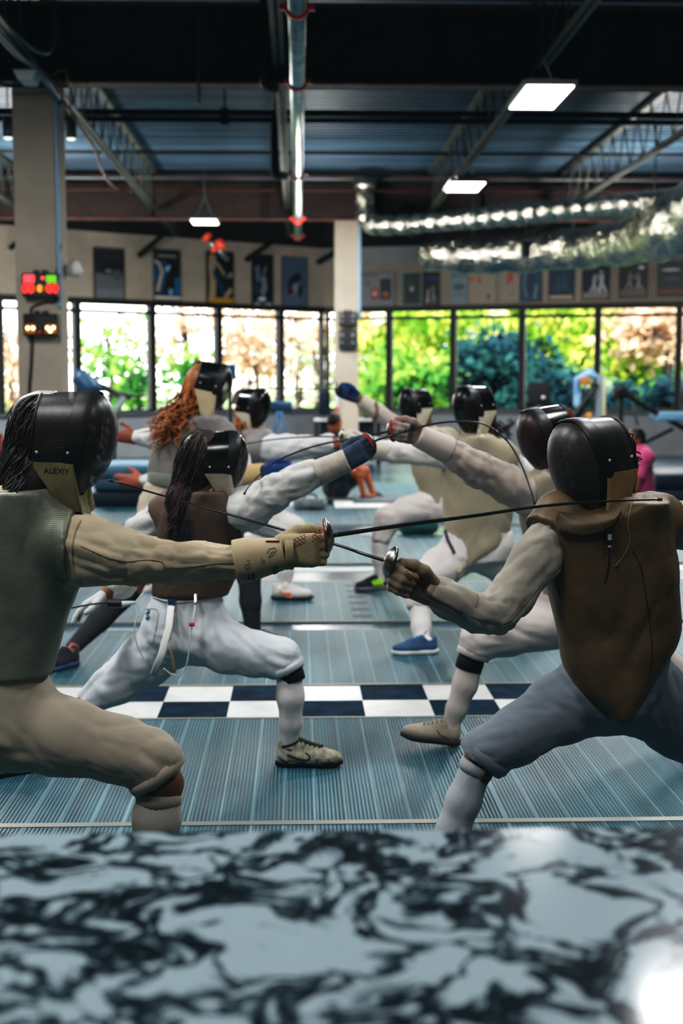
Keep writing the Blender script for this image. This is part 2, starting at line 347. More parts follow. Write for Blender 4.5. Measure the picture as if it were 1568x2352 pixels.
for w, bs in ((WL, lb), (WR, rb)):
    us = [w.hit(x, 800)[0] for x in bs]; us[0] = .02
    for i in range(len(us) - 1):
        a, c = us[i], us[i + 1]; e = MB()
        if i == 0: w.slab(e, a, a + .07, SILL, HEAD, -.12, .03)
        w.slab(e, c - .07, c + .07, SILL, HEAD, -.12, .04); w.slab(e, a, c, HEAD - .1, HEAD + .02, -.12, .05); w.slab(e, a, c, SILL, SILL + .05, -.12, .02)
        w.slab(e, a, c, HEAD - .27, HEAD - .2, -.12, .02)
        o = top(e.build(f'window_{wn}', M_frame), kind='structure'); wn += 1
        e = MB(); w.slab(e, a + .05, c - .07, SILL + .04, HEAD - .05, -.06, -.05); e.build('pane', M_glass, o)
# far side walls, wall behind the camera, deck
top(MB().box((X0 - .2, Y0, 0), (X0, Y1 - 9, Z_deck + .3)).build('wall_west', M_wall), kind='structure')
top(MB().box((X1, Y0, 0), (X1 + .2, Y1 - 4, Z_deck + .3)).build('wall_east', M_wall), kind='structure')
top(MB().box((X0, Y0 - .2, 0), (X1, Y0, Z_deck + .3)).build('wall_front', M_wall), kind='structure')
M_deck = mat('corrugated_roof_deck', '4a6577', .55, .2, col2='26394a', scale=3, stretch=(.06, 1.6, 1))  # colour streaks painted in for the shading of the corrugations
e = MB(); vs = []; y = Y0
prof = []
while y < 31.5: prof += [(y, 0), (y + .09, 0), (y + .12, .05), (y + .18, .05)]; y += .21
v = [(x, yy, Z_deck + zz) for yy, zz in prof for x in (X0, X1)]
e.add(v, [(2 * i, 2 * i + 1, 2 * i + 3, 2 * i + 2) for i in range(len(prof) - 1)])
top(e.build('ceiling', M_deck), kind='structure')
# girders
for i, Yg in enumerate((2.5, 13.0, 23.5)):
    zb = 4.28; e = MB(); e.box((X0, Yg - .015, zb), (X1, Yg + .015, 5.0)); e.cur = 1; e.box((X0, Yg - .11, zb - .02), (X1, Yg + .11, zb)); e.box((X0, Yg - .11, 4.98), (X1, Yg + .11, 5.0))
    for x in np.arange(X0 + 1, X1, 1.9): e.cur = 0; e.box((x, Yg - .1, zb), (x + .012, Yg + .1, 4.98))
    top(e.build('roof_girder', [M_rust, M_flange]), ['', 'deep dark brown steel girder resting on the nearer pillar', 'dark brown steel girder over the far pillar'][i] or 'dark steel girder overhead near the camera', 'girder', kind='structure')
M_joist = mat('joist_grey_paint', '4d5148', .6, .2, col2='3a3e38', scale=4)
for Xj in (-9.3, -6.95, -4.7, -2.42, -.17, 2.27, 4.52, 6.8, 9.1):
    for a, c in ((2.6, 12.85), (13.15, 23.35), (23.65, 27.5)):
        e = MB(); e.box((Xj - .055, a, 4.40), (Xj - .012, c, 4.435)); e.box((Xj + .012, a, 4.40), (Xj + .055, c, 4.435)); e.box((Xj - .05, a, 5.02), (Xj + .05, c, 5.07))
        k = int((c - a) / .35); ys = np.linspace(a + .1, c - .1, k)
        for q in range(k - 1): e.tube([(Xj, ys[q], 4.42 if q % 2 else 5.03), (Xj, ys[q + 1], 5.03 if q % 2 else 4.42)], .011, 5)
        top(e.build('roof_joist', M_joist), kind='structure')
# columns
def column(px0, px1, Yc, depth, ztop, lab):
    a, c = P(px0, 800, Yc)[0], P(px1, 800, Yc)[0]
    o = MB().box((a, Yc, 0), (c, Yc + depth, ztop)).build('column', M_wall); return top(o, lab, 'pillar', kind='structure'), a, c
col1, c1a, c1b = column(40, 141, 13.0, .42, 4.26, 'beige square pillar at left carrying two lit scoring boxes')
col2, c2a, c2b = column(769, 823, 23.5, .42, 4.26, 'beige square pillar in the centre, by the corner of the windows')
def conduit(px, Yc, z0, z1, r, lab):
    x = P(px, 800, Yc)[0]; top(MB().tube([(x, Yc, z0), (x, Yc, z1)], r, 10).build('conduit', mat('blue_grey_conduit', '7391a8', .45, .3)), lab, 'conduit')
conduit(139, 12.985, 2.2, 4.2, .022, 'blue grey conduit running down the left pillar'); conduit(826, 23.485, 2.6, 4.2, .03, 'thin pale conduit on the right edge of the central pillar')
# --- sprinkler main with red couplings
xs = P(683, 300, 14)[0]; zs = 4.1
o = MB().tube([(xs, 3, zs), (xs, 24.6, zs)], .066, 18).build('sprinkler_pipe', M_steel, smooth=True); top(o, 'long galvanised pipe with red couplings running away under the roof', 'pipe')
for y in (9.72, 12.05, 17.2, 21.9, 24.4):
    e = MB(); e.tube([(xs, y - .03, zs), (xs, y + .03, zs)], .088, 14); e.box((xs - .125, y - .02, zs - .02), (xs + .125, y + .02, zs + .02)); e.tube([(xs, y - .045, zs), (xs, y + .045, zs)], .074, 14); e.build('coupling', M_red, o)
# black drop pipe beside it, cross pipes
o = MB().tube(cr([P(640, 262, 16.4), P(634, 262, 16.4), P(630, 275, 16.4), P(631, 390, 16.4), P(636, 402, 16.4), P(655, 404, 16.6)], 5), .05, 10).build('drop_pipe', M_blackm, smooth=True); top(o, 'black pipe with two elbows dropping beside the galvanised pipe', 'pipe'); q0 = P(632, 266, 16.4); MB().tube([q0, (q0[0], q0[1], 5.12)], .014, 6).build('hanger_rod', M_blackm, o)
for py, lab in ((259, 'upper of two dark pipes crossing under the roof deck'), (276, 'lower of two dark pipes crossing under the roof deck')):
    z = min(P(600, py, 16.4)[2], 5.02); o = MB().tube([(-9, 16.4, z), (9, 16.4, z)], .035, 8).build('cross_pipe', M_blackm); top(o, lab, 'pipe')
    e = MB()
    for px in (516,): x = P(px, py, 16.4)[0]; e.tube([(x - .05, 16.4, z), (x + .05, 16.4, z)], .055, 10)
    e.tube([(P(516, py, 16.4)[0], 16.4, z), (P(516, py, 16.4)[0], 16.4, 5.1)], .012, 6); e.build('pipe_clamp', M_blackm, o)
for py, Yp, mm, lab in ((351, 20.5, M_blackm, 'dark pipe crossing low under the roof, above the far girder'), (437, 23.1, mat('red_brown_pipe', '3a1610', .6), 'thin red brown pipe along the far girder'), (410, 23.2, M_grey, 'grey pipe along the top of the far girder')):
    z = P(600, py, Yp)[2]; top(MB().tube([(-9, Yp, z), (9, Yp, z)], .028, 8).build('cross_pipe', mm), lab, 'pipe')
top(MB().tube([P(457, 30, 12.8), P(456, 238, 12.8)], .016, 6).build('hanging_rod', M_grey), 'thin rod hanging in front of the dark girder', 'rod')
# elbow pipe with brown sheen on girder, galvanised strut by the main
top(MB().tube(cr([P(604, 40, 12.75) * np.array([1, 1, 0]) + np.array([0, .1, 5.12]), P(604, 40, 12.75), P(604, 170, 12.75), P(612, 198, 12.75), P(640, 203, 12.75)], 5), .035, 8).build('elbow_pipe', mat('brown_pipe', '2a1a0e', .6), smooth=True), 'dark brown pipe bending along the nearer girder', 'pipe')
top(MB().box(P(631, 140, 12.6) - .0, P(647, 24, 12.62)).build('strut_channel', M_grey), 'short grey strut beside the galvanised pipe', 'strut')
# --- silver ducts
M_foil, t, b = nt('foil_insulation'); b.inputs['Metallic'].default_value = 1; b.inputs['Base Color'].default_value = C('b9b6a8'); b.inputs['Roughness'].default_value = .22
co = N(t, 'TexCoord'); n1 = N(t, 'TexNoise', Scale=7.0, Detail=5.0, Distortion=.8); t.links.new(co.outputs['Object'], n1.inputs['Vector']); bp = N(t, 'Bump', Strength=.9, Distance=.05); t.links.new(n1.outputs['Fac'], bp.inputs['Height']); t.links.new(bp.outputs[0], b.inputs['Normal'])
def duct(pts, rs, name, lab, rib=0, crumple=0, n=36, sub=14):
    q = cr(pts, sub); rr = np.interp(np.linspace(0, 1, len(q)), np.linspace(0, 1, len(rs)), rs)
    if rib:
        L = np.concatenate([[0], np.cumsum([np.linalg.norm(q[i + 1] - q[i]) for i in range(len(q) - 1)])]); rr = rr * (1 - .32 * np.abs(np.sin(L * math.pi / rib)) ** 10 + .05 * np.sin(L * 2.1))
    e = MB().tube(q, list(rr), n, ref=(0, 0, 1)); V = np.array(e.v)
    if crumple:
        d = pn(V * 3) * crumple + (.3 - np.abs(pn(V * 6))) * crumple * .9; c = V.reshape(-1, n, 3).mean(1, keepdims=True); W = V.reshape(-1, n, 3); V = (c + (W - c) * (1 + d.reshape(-1, n, 1))).reshape(-1, 3)
    return top(mk(name, V, e.f, M_foil), lab, 'duct')
duct([P(838, 412, 23), P(838, 470, 23), P(846, 508, 22.9), P(885, 517, 22.6), P(1000, 510, 22), P(1200, 491, 20.6), P(1400, 473, 19.3), P(1568, 462, 18.2), P(1750, 452, 17)], [.165] * 9, 'flexible_duct', 'silver ribbed flexible duct bending from the far pillar to the right', rib=.3, sub=64)
o = MB().tube([P(838, 410, 23), P(838, 440, 23)], .2, 16).build('duct_collar', M_foil, smooth=True); top(o, 'silver duct collar at the top of the flexible duct', 'duct collar')
fd = duct([P(984, 580, 23.6), P(1090, 584, 23), P(1230, 578, 22.2), P(1360, 566, 21), P(1470, 545, 19.6), P(1580, 505, 18), P(1720, 440, 16.5)], [.3, .31, .3, .3, .34, .46, .5], 'foil_duct', 'large crumpled foil-wrapped duct hanging before the right wall posters', crumple=.22)
for px, yy in ((1085, 23.0), (1315, 21.4), (1500, 19.0)):
    q0 = P(px, 560, yy); MB().tube([q0, (q0[0], q0[1], 5.12)], .012, 6).build('hanger_rod', M_grey, fd)
g = [P(1197, 552, 21.9), P(1235, 552, 21.9), P(1235, 593, 21.9), P(1197, 593, 21.9)]; e = MB().prism(g, (0, .06, 0)); o = e.build('air_grille', M_grey, fd)
e = MB()
for i in range(7):
    f = .12 + i * .12; a, c = g[0] * (1 - f) + g[3] * f, g[1] * (1 - f) + g[2] * f; e.box(a + np.array([.03, -.02, -.012]), c + np.array([-.03, 0, .012]))
e.build('slat', M_blackm, o)
# --- high bay LED lights
M_led = emis('led_diffuser', 'fff8ea', 9)
def led(px, py, wpx, Yc, lab, ln=.95, power=120):
    c = P(px, py, Yc); w = wpx * Yc / F / 2; h = ln / 2
    r = empty('ceiling_light', c); top(r, lab, 'ceiling light', 'high bay lights')
    e = MB().box((c[0] - w - .03, c[1] - h - .02, c[2] + .012), (c[0] + w + .03, c[1] + h + .02, c[2] + .055)); e.box((c[0] - .13, c[1] - .2, c[2] + .055), (c[0] + .13, c[1] + .2, c[2] + .13)); e.build('housing', M_grey, r)
    MB().box((c[0] - w, c[1] - h, c[2]), (c[0] + w, c[1] + h, c[2] + .012)).build('diffuser', M_led, r)
    e = MB()
    for sx in (-1, 1): e.tube([(c[0] + sx * .12, c[1], c[2] + .12), (c[0], c[1], c[2] + .4)], .006, 5)
    e.tube([(c[0], c[1], c[2] + .4), (c[0], c[1], 5.05)], .008, 5); e.build('hanger', M_grey, r)
    lamp(c - np.array([0, 0, .05]), w * 2, ln, power)
def lamp(c, sx, sy, pw, col=(.97, .98, 1), rot=(0, 0, 0)):
    l = bpy.data.lights.new('ceiling_lamp', 'AREA'); l.shape = 'RECTANGLE'; l.size = sx; l.size_y = sy; l.energy = pw; l.color = col
    o = bpy.data.objects.new('ceiling_lamp', l); COL.objects.link(o); o.location = Vector(c); o.rotation_euler = rot
led(1241, 226, 102, 12.1, 'nearest bright rectangular ceiling light, upper right')
led(1068, 431, 72, 18.0, 'smaller bright ceiling light beneath the right joist', .8)
led(470, 511, 56, 22.2, 'farthest ceiling light, a thin glowing strip by the far girder', .6)
# small unlit fixtures at the top left
for px, py, Yc, lab in ((56, 176, 12.2, 'unlit white fixture just above the left pillar'),):
    c = P(px, py, Yc); r = MB().prism([c + np.array(q) for q in ((-.1, 0, .06), (.1, 0, .06), (.06, 0, -.02), (-.06, 0, -.02))], (0, .3, 0)).build('light_fixture', M_white); top(r, lab, 'light fixture')
for px, py, lab in ((18, 300, 'spotlight hanging left of the left pillar'), (163, 302, 'spotlight hanging right of the left pillar')):
    c = P(px, py, 13.6); o = MB().lathe([(0, .12), (.05, .12), (.055, 0), (.062, -.06), (.05, -.07)], c, (0, 0, 1), 14).build('spotlight', M_grey, smooth=True); top(o, lab, 'spotlight')
    MB().lathe([(0, -.085), (.03, -.082), (.05, -.065)], c, (0, 0, 1), 14).build('lens', emis('spot_lens', 'e8fff0', 2), o, True)
    MB().tube([c + np.array([0, 0, .12]), (c[0], c[1], 5.05)], .008, 5).build('hanger', M_grey, o)
# cables over the left pillar
M_corange = mat('orange_cable', '9a4a22', .6); M_cblue = mat('blue_cable', '16306a', .6); M_cgrey = mat('grey_cable', '6e8694', .5); M_cblack = mat('black_cable', '0a0a0b', .6)
def cable(pts, r, mm, lab, name='cable', n=6): return top(MB().tube(cr(pts, 8), r, n).build(name, mm, smooth=True), lab, 'cable')
cable([P(-20, 25, 11.5), P(20, 60, 11.6), P(70, 108, 11.8), P(105, 122, 12), P(122, 105, 12.2), P(127, 60, 12.5), P(124, 20, 12.8)], .018, M_cgrey, 'grey flexible conduit looping at the top left corner')
cable([P(-20, 60, 11), P(40, 125, 11.8), P(75, 150, 12.2), P(105, 185, 12.4), P(150, 245, 13.2)], .03, M_cgrey, 'thick grey cable bundle slanting down to the left pillar')
cable([P(78, 142, 12.3), P(110, 175, 12.5), P(135, 210, 12.8), P(155, 245, 13.1), P(190, 300, 13.6), P(220, 345, 14), P(235, 390, 14.6), P(262, 430, 15.6), P(300, 441, 16)], .014, M_corange, 'orange cable trailing from the left pillar top along the joist')
cable([P(-10, 192, 12.6), P(40, 197, 12.7), P(100, 199, 12.8), P(135, 212, 12.9), P(140, 240, 12.95)], .018, M_cblue, 'blue cable draped across the top of the left pillar')
cable([P(120, 175, 12.5), P(132, 163, 12.5), P(148, 163, 12.5), P(155, 178, 12.5), P(148, 195, 12.6), P(130, 182, 12.6)], .008, mat('tan_wire', '8a6a3a', .6), 'coil of tan wire above the left pillar')
cable([P(165, 192, 12.7), P(185, 189, 12.7), P(204, 192, 12.7)], .01, mat('tan_wire', '8a6a3a', .6), 'short tan wire end beside the girder')
# --- posters
def solid(h): return mat('ink_' + h, h, .45)
def poster(w, x0, x1, y0, y1, lab, base, shapes, fr='15171a', group='framed posters above the windows'):
    ya = y0; u0, z0 = w.hit(x0, y0); u1, _ = w.hit(x1, y0); _, z1 = w.hit(x0, y1)
    U0, U1 = (u0, u1); o = empty('poster', w.pt((U0 + U1) / 2, z1, .03)); top(o, lab, 'poster', group)
    e = MB(); w.slab(e, min(U0, U1) - .03, max(U0, U1) + .03, z1 - .03, z0 + .03, .004, .03); e.build('frame', solid(fr), o)
    mats = [solid(base)]; e = MB(); q = lambda a, c, k: w.pt(U0 + (U1 - U0) * a, z0 + (z1 - z0) * c, .033 + k * .0012)
    e.add([q(0, 0, 0), q(1, 0, 0), q(1, 1, 0), q(0, 1, 0)], [(0, 1, 2, 3)])
    for k, (col, pts) in enumerate(shapes):
        mm = solid(col)
        if mm not in mats: mats.append(mm)
        e.cur = mats.index(mm)
        if pts[0] == 'o':
            _, cx, cy, rx, ry = pts; pts = [(cx + rx * math.cos(a), cy + ry * math.sin(a)) for a in np.linspace(0, 2 * math.pi, 18)[:-1]]
        elif pts[0] == 'r': _, a, c, a2, c2 = pts; pts = [(a, c), (a2, c), (a2, c2), (a, c2)]
        elif pts[0] == 's':   # stroke through points
            wd = pts[1]; ln = pts[2:]; L_, R_ = [], []
            for i, pnt in enumerate(ln):
                dx = ln[min(i + 1, len(ln) - 1)][0] - ln[max(i - 1, 0)][0]; dy = ln[min(i + 1, len(ln) - 1)][1] - ln[max(i - 1, 0)][1]; l = math.hypot(dx, dy) + 1e-6
                L_.append((pnt[0] - dy / l * wd, pnt[1] + dx / l * wd * .55)); R_.append((pnt[0] + dy / l * wd, pnt[1] - dx / l * wd * .55))
            pts = L_ + R_[::-1]
        e.add([q(np.clip(a, 0, 1), np.clip(c, 0, 1), k + 1) for a, c in pts], [tuple(range(len(pts)))])
    e.build('print', mats, o); return o
wf = lambda x, y, s, c, d=1: [(c, ('s', .07 * s, (x, y - .28 * s), (x + d * .02, y), (x + d * .1 * s, y + .18 * s), (x + d * .08 * s, y + .38 * s))), (c, ('s', .06 * s, (x, y), (x - d * .12 * s, y + .18 * s), (x - d * .2 * s, y + .38 * s))), (c, ('o', x + d * .04, y - .36 * s, .07 * s, .045 * s)), (c, ('s', .035 * s, (x, y - .2 * s), (x + d * .18 * s, y - .24 * s), (x + d * .33 * s, y - .2 * s)))]
poster(WL, 216, 281, 570, 688, 'grey poster with a dark top and misty pale lower half', '3b4044', [('14181c', ('r', 0, .03, 1, .45)), ('22272b', ('r', .3, .1, .95, .2)), ('0f1316', ('o', .5, .42, .4, .08)), ('5f646a', ('r', 0, .5, 1, 1)), ('70747a', ('r', 0, .78, 1, 1)), ('4b5055', ('o', .75, .5, .2, .1)), ('7c8086', ('o', .45, .43, .12, .03))])
poster(WL, 352, 411, 573, 686, 'navy poster with a bright blue and cream fencer, white bottom edge', '0c1c2c', [('0f4a72', ('o', .3, .55, .3, .35)), ('b9a793', ('s', .06, (.02, .22), (.2, .3), (.3, .45), (.2, .65), (.1, .85))), ('9fc4d0', ('o', .6, .38, .17, .07)), ('12618f', ('r', .78, .55, .98, .92)), ('0a0f15', ('s', .16, (.85, .25), (.65, .5), (.45, .9))), ('6aa0b8', ('o', .62, .85, .09, .07)), ('8f8a76', ('r', .12, .1, .86, .14)), ('c9c2b4', ('r', 0, .94, 1, 1))], fr='5d5f5c')
poster(WL, 475, 532, 579, 697, 'black poster with a cream figure and mustard base', '0f1112', [('a89679', ('s', .13, (.2, .05), (.15, .3), (.2, .55), (.16, .9))), ('a89679', ('s', .06, (.3, .18), (.5, .3), (.68, .45))), ('153a55', ('s', .1, (.25, .35), (.45, .6), (.7, .85))), ('1c4f70', ('o', .72, .46, .1, .05)), ('a89679', ('s', .07, (.98, .4), (.82, .46))), ('a89679', ('s', .08, (.95, .7), (.75, .82), (.65, .95))), ('b58a1e', ('r', 0, .88, 1, 1)), ('a89679', ('o', .12, .9, .1, .04))])
poster(WL, 579, 623, 586, 705, 'narrow dark poster with pale figures over three white ovals', '0b141c', [('5d7484', ('s', .12, (.2, .2), (.25, .4), (.2, .5))), ('8b8a58', ('s', .05, (.7, .22), (.5, .35))), ('7b8a90', ('s', .13, (.5, .4), (.6, .6), (.45, .75))), ('123b55', ('r', 0, .55, .35, .75)), ('10304e', ('r', 0, .85, 1, 1)), ('d7dde0', ('o', .45, .84, .2, .04)), ('c3d3dc', ('o', .2, .95, .17, .035)), ('c3d3dc', ('o', .8, .95, .17, .035)), ('d7dde0', ('o', .55, .965, .1, .025))])
poster(WL, 648, 702, 591, 703, 'slate blue poster with one dark crescent figure in the middle', '4c5f77', [('566a80', ('r', 0, .6, 1, 1)), ('1a2334', ('s', .14, (.75, .35), (.4, .45), (.28, .6), (.3, .75))), ('8393a5', ('o', .55, .62, .17, .1)), ('8e2b2a', ('s', .04, (.22, .58), (.24, .72))), ('25262b', ('s', .1, (.75, .55), (.68, .78))), ('a3854a', ('s', .025, (.3, .76), (.6, .75)))], fr='3d4a5c')
poster(WR, 831, 905, 628, 704, 'pale double frame with a red square and a small dark picture, beside the pillar', '8e9092', [('b63b33', ('r', .3, .45, .52, .8)), ('e0dcd4', ('o', .41, .62, .05, .08)), ('11171c', ('r', .58, .18, .92, .8)), ('b5722b', ('o', .75, .64, .1, .09)), ('5d3a3a', ('r', .02, .05, .5, .1)), ('6d7d92', ('r', .1, .2, .3, .4))], fr='6b6d6c')
poster(WR, 926, 967, 628, 700, 'dark green framed poster with a small white dot', '1d3b38', [('0f2221', ('o', .5, .62, .3, .25)), ('a8b5b3', ('o', .5, .5, .12, .09))], fr='8aa09c')
poster(WR, 973, 1007, 628, 702, 'narrow black poster with a blue bar and two white figures', '0a0b0e', [('163a7a', ('r', .2, .1, .95, .22))] + wf(.3, .72, .6, 'c8ccd0') + wf(.7, .65, .7, '9fa5aa', -1) + [('6b1f22', ('r', .1, .93, .9, 1))])
poster(WR, 1037, 1073, 622, 697, 'bluish map-like sheet with pale bands', '7c8f98', [('5a7484', ('r', 0, .08, 1, .2)), ('43606e', ('o', .5, .5, .4, .1)), ('6d828c', ('r', .1, .66, .9, .8))], fr='8d8c84')
poster(WR, 1077, 1138, 620, 696, 'beige sheet with two red marks under the foil duct', '9b9082', [('b8473a', ('o', .1, .28, .08, .06)), ('b8473a', ('s', .07, (.35, .22), (.45, .4))), ('3d5a6c', ('o', .75, .82, .06, .1))], fr='8b8274')
poster(WR, 1150, 1194, 619, 693, 'beige sheet with a single red blot near its top', '9d9280', [('b8473a', ('o', .5, .22, .17, .2)), ('5d6f74', ('o', .4, .42, .08, .06)), ('777767', ('o', .6, .75, .1, .04))], fr='8d8474')
poster(WR, 1197, 1242, 615, 691, 'teal blue poster with mottled pale edges', '1d4a66', [('4f7486', ('s', .08, (.25, .1), (.15, .5), (.3, .9))), ('6c8791', ('s', .08, (.8, .5), (.7, .95))), ('0f3450', ('o', .5, .5, .22, .4))], fr='23343f')
poster(WR, 1263, 1317, 612, 688, 'dark blue poster with faint figures and a cream bottom strip', '16344a', wf(.35, .5, .6, '2f5870') + wf(.65, .5, .6, '2f5870', -1) + [('b5a58c', ('r', 0, .88, 1, 1)), ('2f4a5a', ('r', .05, .03, .6, .12))], fr='1b2730')
poster(WR, 1340, 1398, 610, 686, 'royal navy poster with two white fencers and a grey bottom strip', '0a1a3c', wf(.42, .6, .75, 'b7babd') + wf(.75, .55, .95, 'c3c6c8', -1) + [('938b7f', ('r', 0, .82, 1, 1))], fr='0e1420')
poster(WR, 1425, 1485, 607, 682, 'black poster with two pale fencers and a grey bottom strip', '0d0f0f', wf(.35, .55, .8, '8d8b84') + wf(.72, .6, .8, 'a3a19a', -1) + [('77716a', ('r', 0, .78, 1, 1)), ('d5dcdf', ('o', .8, .12, .12, .06))], fr='11110f')
poster(WR, 1513, 1575, 602, 679, 'dark slate poster at the right edge with white glints', '18242f', [('ced6da', ('o', .45, .24, .35, .04)), ('4a606d', ('o', .5, .5, .3, .06)), ('7a4a40', ('r', 0, .82, 1, .95)), ('0d1318', ('r', .2, .0, .45, .12))], fr='15191d')
# diagonal braces on the left wall
for i, (a, c) in enumerate((((345, 543), (316, 588)), ((593, 560), (562, 598)), ((752, 572), (727, 604)), ((45, 535), (22, 570)))):
    ua, za = WL.hit(*a); uc, zc = WL.hit(*c); top(MB().tube([WL.pt(ua, za, .55), WL.pt(uc, zc, .04)], .06, 4).build('diagonal_brace', M_blackm), ['dark diagonal brace between the grey and the navy poster', 'dark diagonal brace left of the narrow dark poster', 'dark diagonal brace in the corner by the central pillar', 'dark diagonal brace left of the left pillar'][i], 'brace')
o = MB().tube([P(468, 540, 24.2), P(524, 597, 24.2)], .05, 10).build('sprinkler_branch', M_steel, smooth=True); top(o, 'slanting silver pipe with glossy red fittings before the wall posters', 'pipe')
for a, c, r in (((471, 541), (480, 549), .09), ((500, 552), (512, 572), .08), ((488, 570), (496, 574), .07)):
    MB().tube([P(*a, 24.15), P(*c, 24.15)], r, 10).build('fitting', mat('orange_red_paint', 'd0482c', .35), o, True)
c = P(166, 616, 13.3); o = MB().lathe([(0, .1), (.05, .09), (.085, .02), (.09, -.02), (.0, -.03)], c, (.7, -.3, -.5), 16).build('dome_lamp', M_white, smooth=True); top(o, 'small white dome lamp on the right edge of the left pillar', 'lamp')
MB().tube([c, c + np.array([-.12, 0, .02])], .02, 8).build('bracket', M_white, o)
# --- scoring machines
M_scr = mat('dark_red_lens', '1a0b0c', .3)
def score_box(px0, px1, py0, py1, Yc, lab, kind):
    a, c = P(px0, py1, Yc), P(px1, py0, Yc); o = MB().box((a[0], Yc, a[2]), (c[0], Yc + .09, c[2])).build('scoring_machine', M_black); top(o, lab, 'scoring machine', 'fencing scoring boxes on the pillars')
    w, h = c[0] - a[0], c[2] - a[2]; q = lambda u, v, k=.002: np.array([a[0] + w * u, Yc - k, a[2] + h * v])
    e = MB(); rim = .025
    for u0, v0, u1, v1 in ((0, 0, 1, rim), (0, 1 - rim, 1, 1), (0, 0, rim, 1), (1 - rim, 0, 1, 1)): e.box(q(u0, v0, .015), q(u1, v1, -.0))
    e.build('bezel', M_blackm, o)
    e = MB()
    for u in (.38, .62): e.box(q(u - .08, 1, 0), q(u + .08, 1, 0) + np.array([0, .06, .03])); e.sphere(q(u, 1.06, -.04), (w * .08, .03, h * .12), 10)
    e.build('socket', M_black, o)
    def lights(n, name, mm, u0, u1, v0, v1):
        e = MB()
        for i in range(n[0]):
            for j in range(n[1]): u, v = u0 + (u1 - u0) * (i + .5) / n[0], v0 + (v1 - v0) * (j + .5) / n[1]; e.box(q(u - (u1 - u0) / n[0] * .38, v - (v1 - v0) / n[1] * .36, .006), q(u + (u1 - u0) / n[0] * .38, v + (v1 - v0) / n[1] * .36, 0))
        e.build(name, mm, o)
    if kind == 'A':
        lights((6, 5), 'red_lamp', emis('led_red', 'ff3a45', 5), .04, .34, .6, .93); lights((6, 5), 'green_lamp', emis('led_green', '6fd21a', 2.2), .67, .95, .6, .92)
        MB().lathe([(0, .006), (w * .04, .004), (w * .042, 0)], q(.57, .8), (0, -1, 0), 12).build('dot_lamp', emis('led_red2', 'ff4040', 4), o)
        R_, A_ = emis('led_digit', 'ff2a22', 3.5), emis('led_amber', 'ff9a30', 2.5); Ad = emis('led_amber_dim', 'c05a14', 1.0)
        for s, u, z, mm, bo in (('00', .155, h * .42, R_, .004), ('0', .34, h * .27, Ad, .001), ('1', .41, h * .27, Ad, 0), ('8', .485, h * .32, A_, .002), (':', .555, h * .27, Ad, 0), ('00', .63, h * .27, Ad, .001), ('00', .845, h * .42, R_, .004)):
            text(s, z * 1.25, q(u, .33, .007), (1, 0, 0), (0, 0, 1), mm, o, 'digits', bold=bo)
    elif kind == 'B':
        W_ = emis('bulb_warm', 'ffd890', 8); A_ = emis('bulb_glow', 'c06a10', .9)
        for u0, u1, pts in ((.05, .33, ((.12, .35), (.27, .35))), (.63, .94, ((.69, .36), (.86, .37), (.77, .22)))):
            MB().box(q(u0, .12, .004), q(u1, .52, 0)).build('lamp_window', A_, o)
            for u, v in pts: MB().lathe([(0, .02), (w * .045, .012), (w * .05, 0)], q(u, v, .004), (0, -1, 0), 12).build('bulb', W_, o, True)
        MB().box(q(.04, .56, .003), q(.33, .92, 0)).build('dark_lens', M_scr, o); MB().lathe([(0, .006), (w * .04, 0)], q(.46, .17, .003), (0, -1, 0), 10).build('dot_lamp', emis('led_red3', 'b01525', 1.2), o)
    else:
        e = MB()
        for u in (.15, .8): e.lathe([(0, .01), (w * .1, 0)], q(u, .3), (0, -1, 0), 10); e.box(q(u - .12, .6, .004), q(u + .12, .85, 0))
        e.build('dial', M_grey, o)
    return o
score_box(52, 133, 628, 681, 12.9, 'black scoring box with red and green lights and red digits, on the left pillar', 'A')
score_box(55, 133, 721, 771, 12.9, 'black scoring box with glowing amber bulbs, lower on the left pillar', 'B')
score_box(778, 819, 716, 748, 23.4, 'upper unlit scoring box on the central pillar', 'C'); score_box(778, 819, 757, 801, 23.4, 'lower unlit scoring box on the central pillar', 'C')
Yk = 12.985
cable([P(128, 640, Yk), P(135, 600, Yk), P(138, 560, Yk)], .014, M_cblack, 'black cable climbing from the lit scoring box'); cable([P(70, 720, Yk), P(75, 705, Yk), P(105, 694, Yk), P(128, 690, Yk), P(133, 640, Yk)], .01, M_cblack, 'black cable linking the two scoring boxes on the left pillar')
cable([P(74, 770, Yk), P(72, 830, Yk), P(67, 900, Yk), P(62, 1000, Yk)], .014, M_cblack, 'black cable hanging below the amber scoring box')
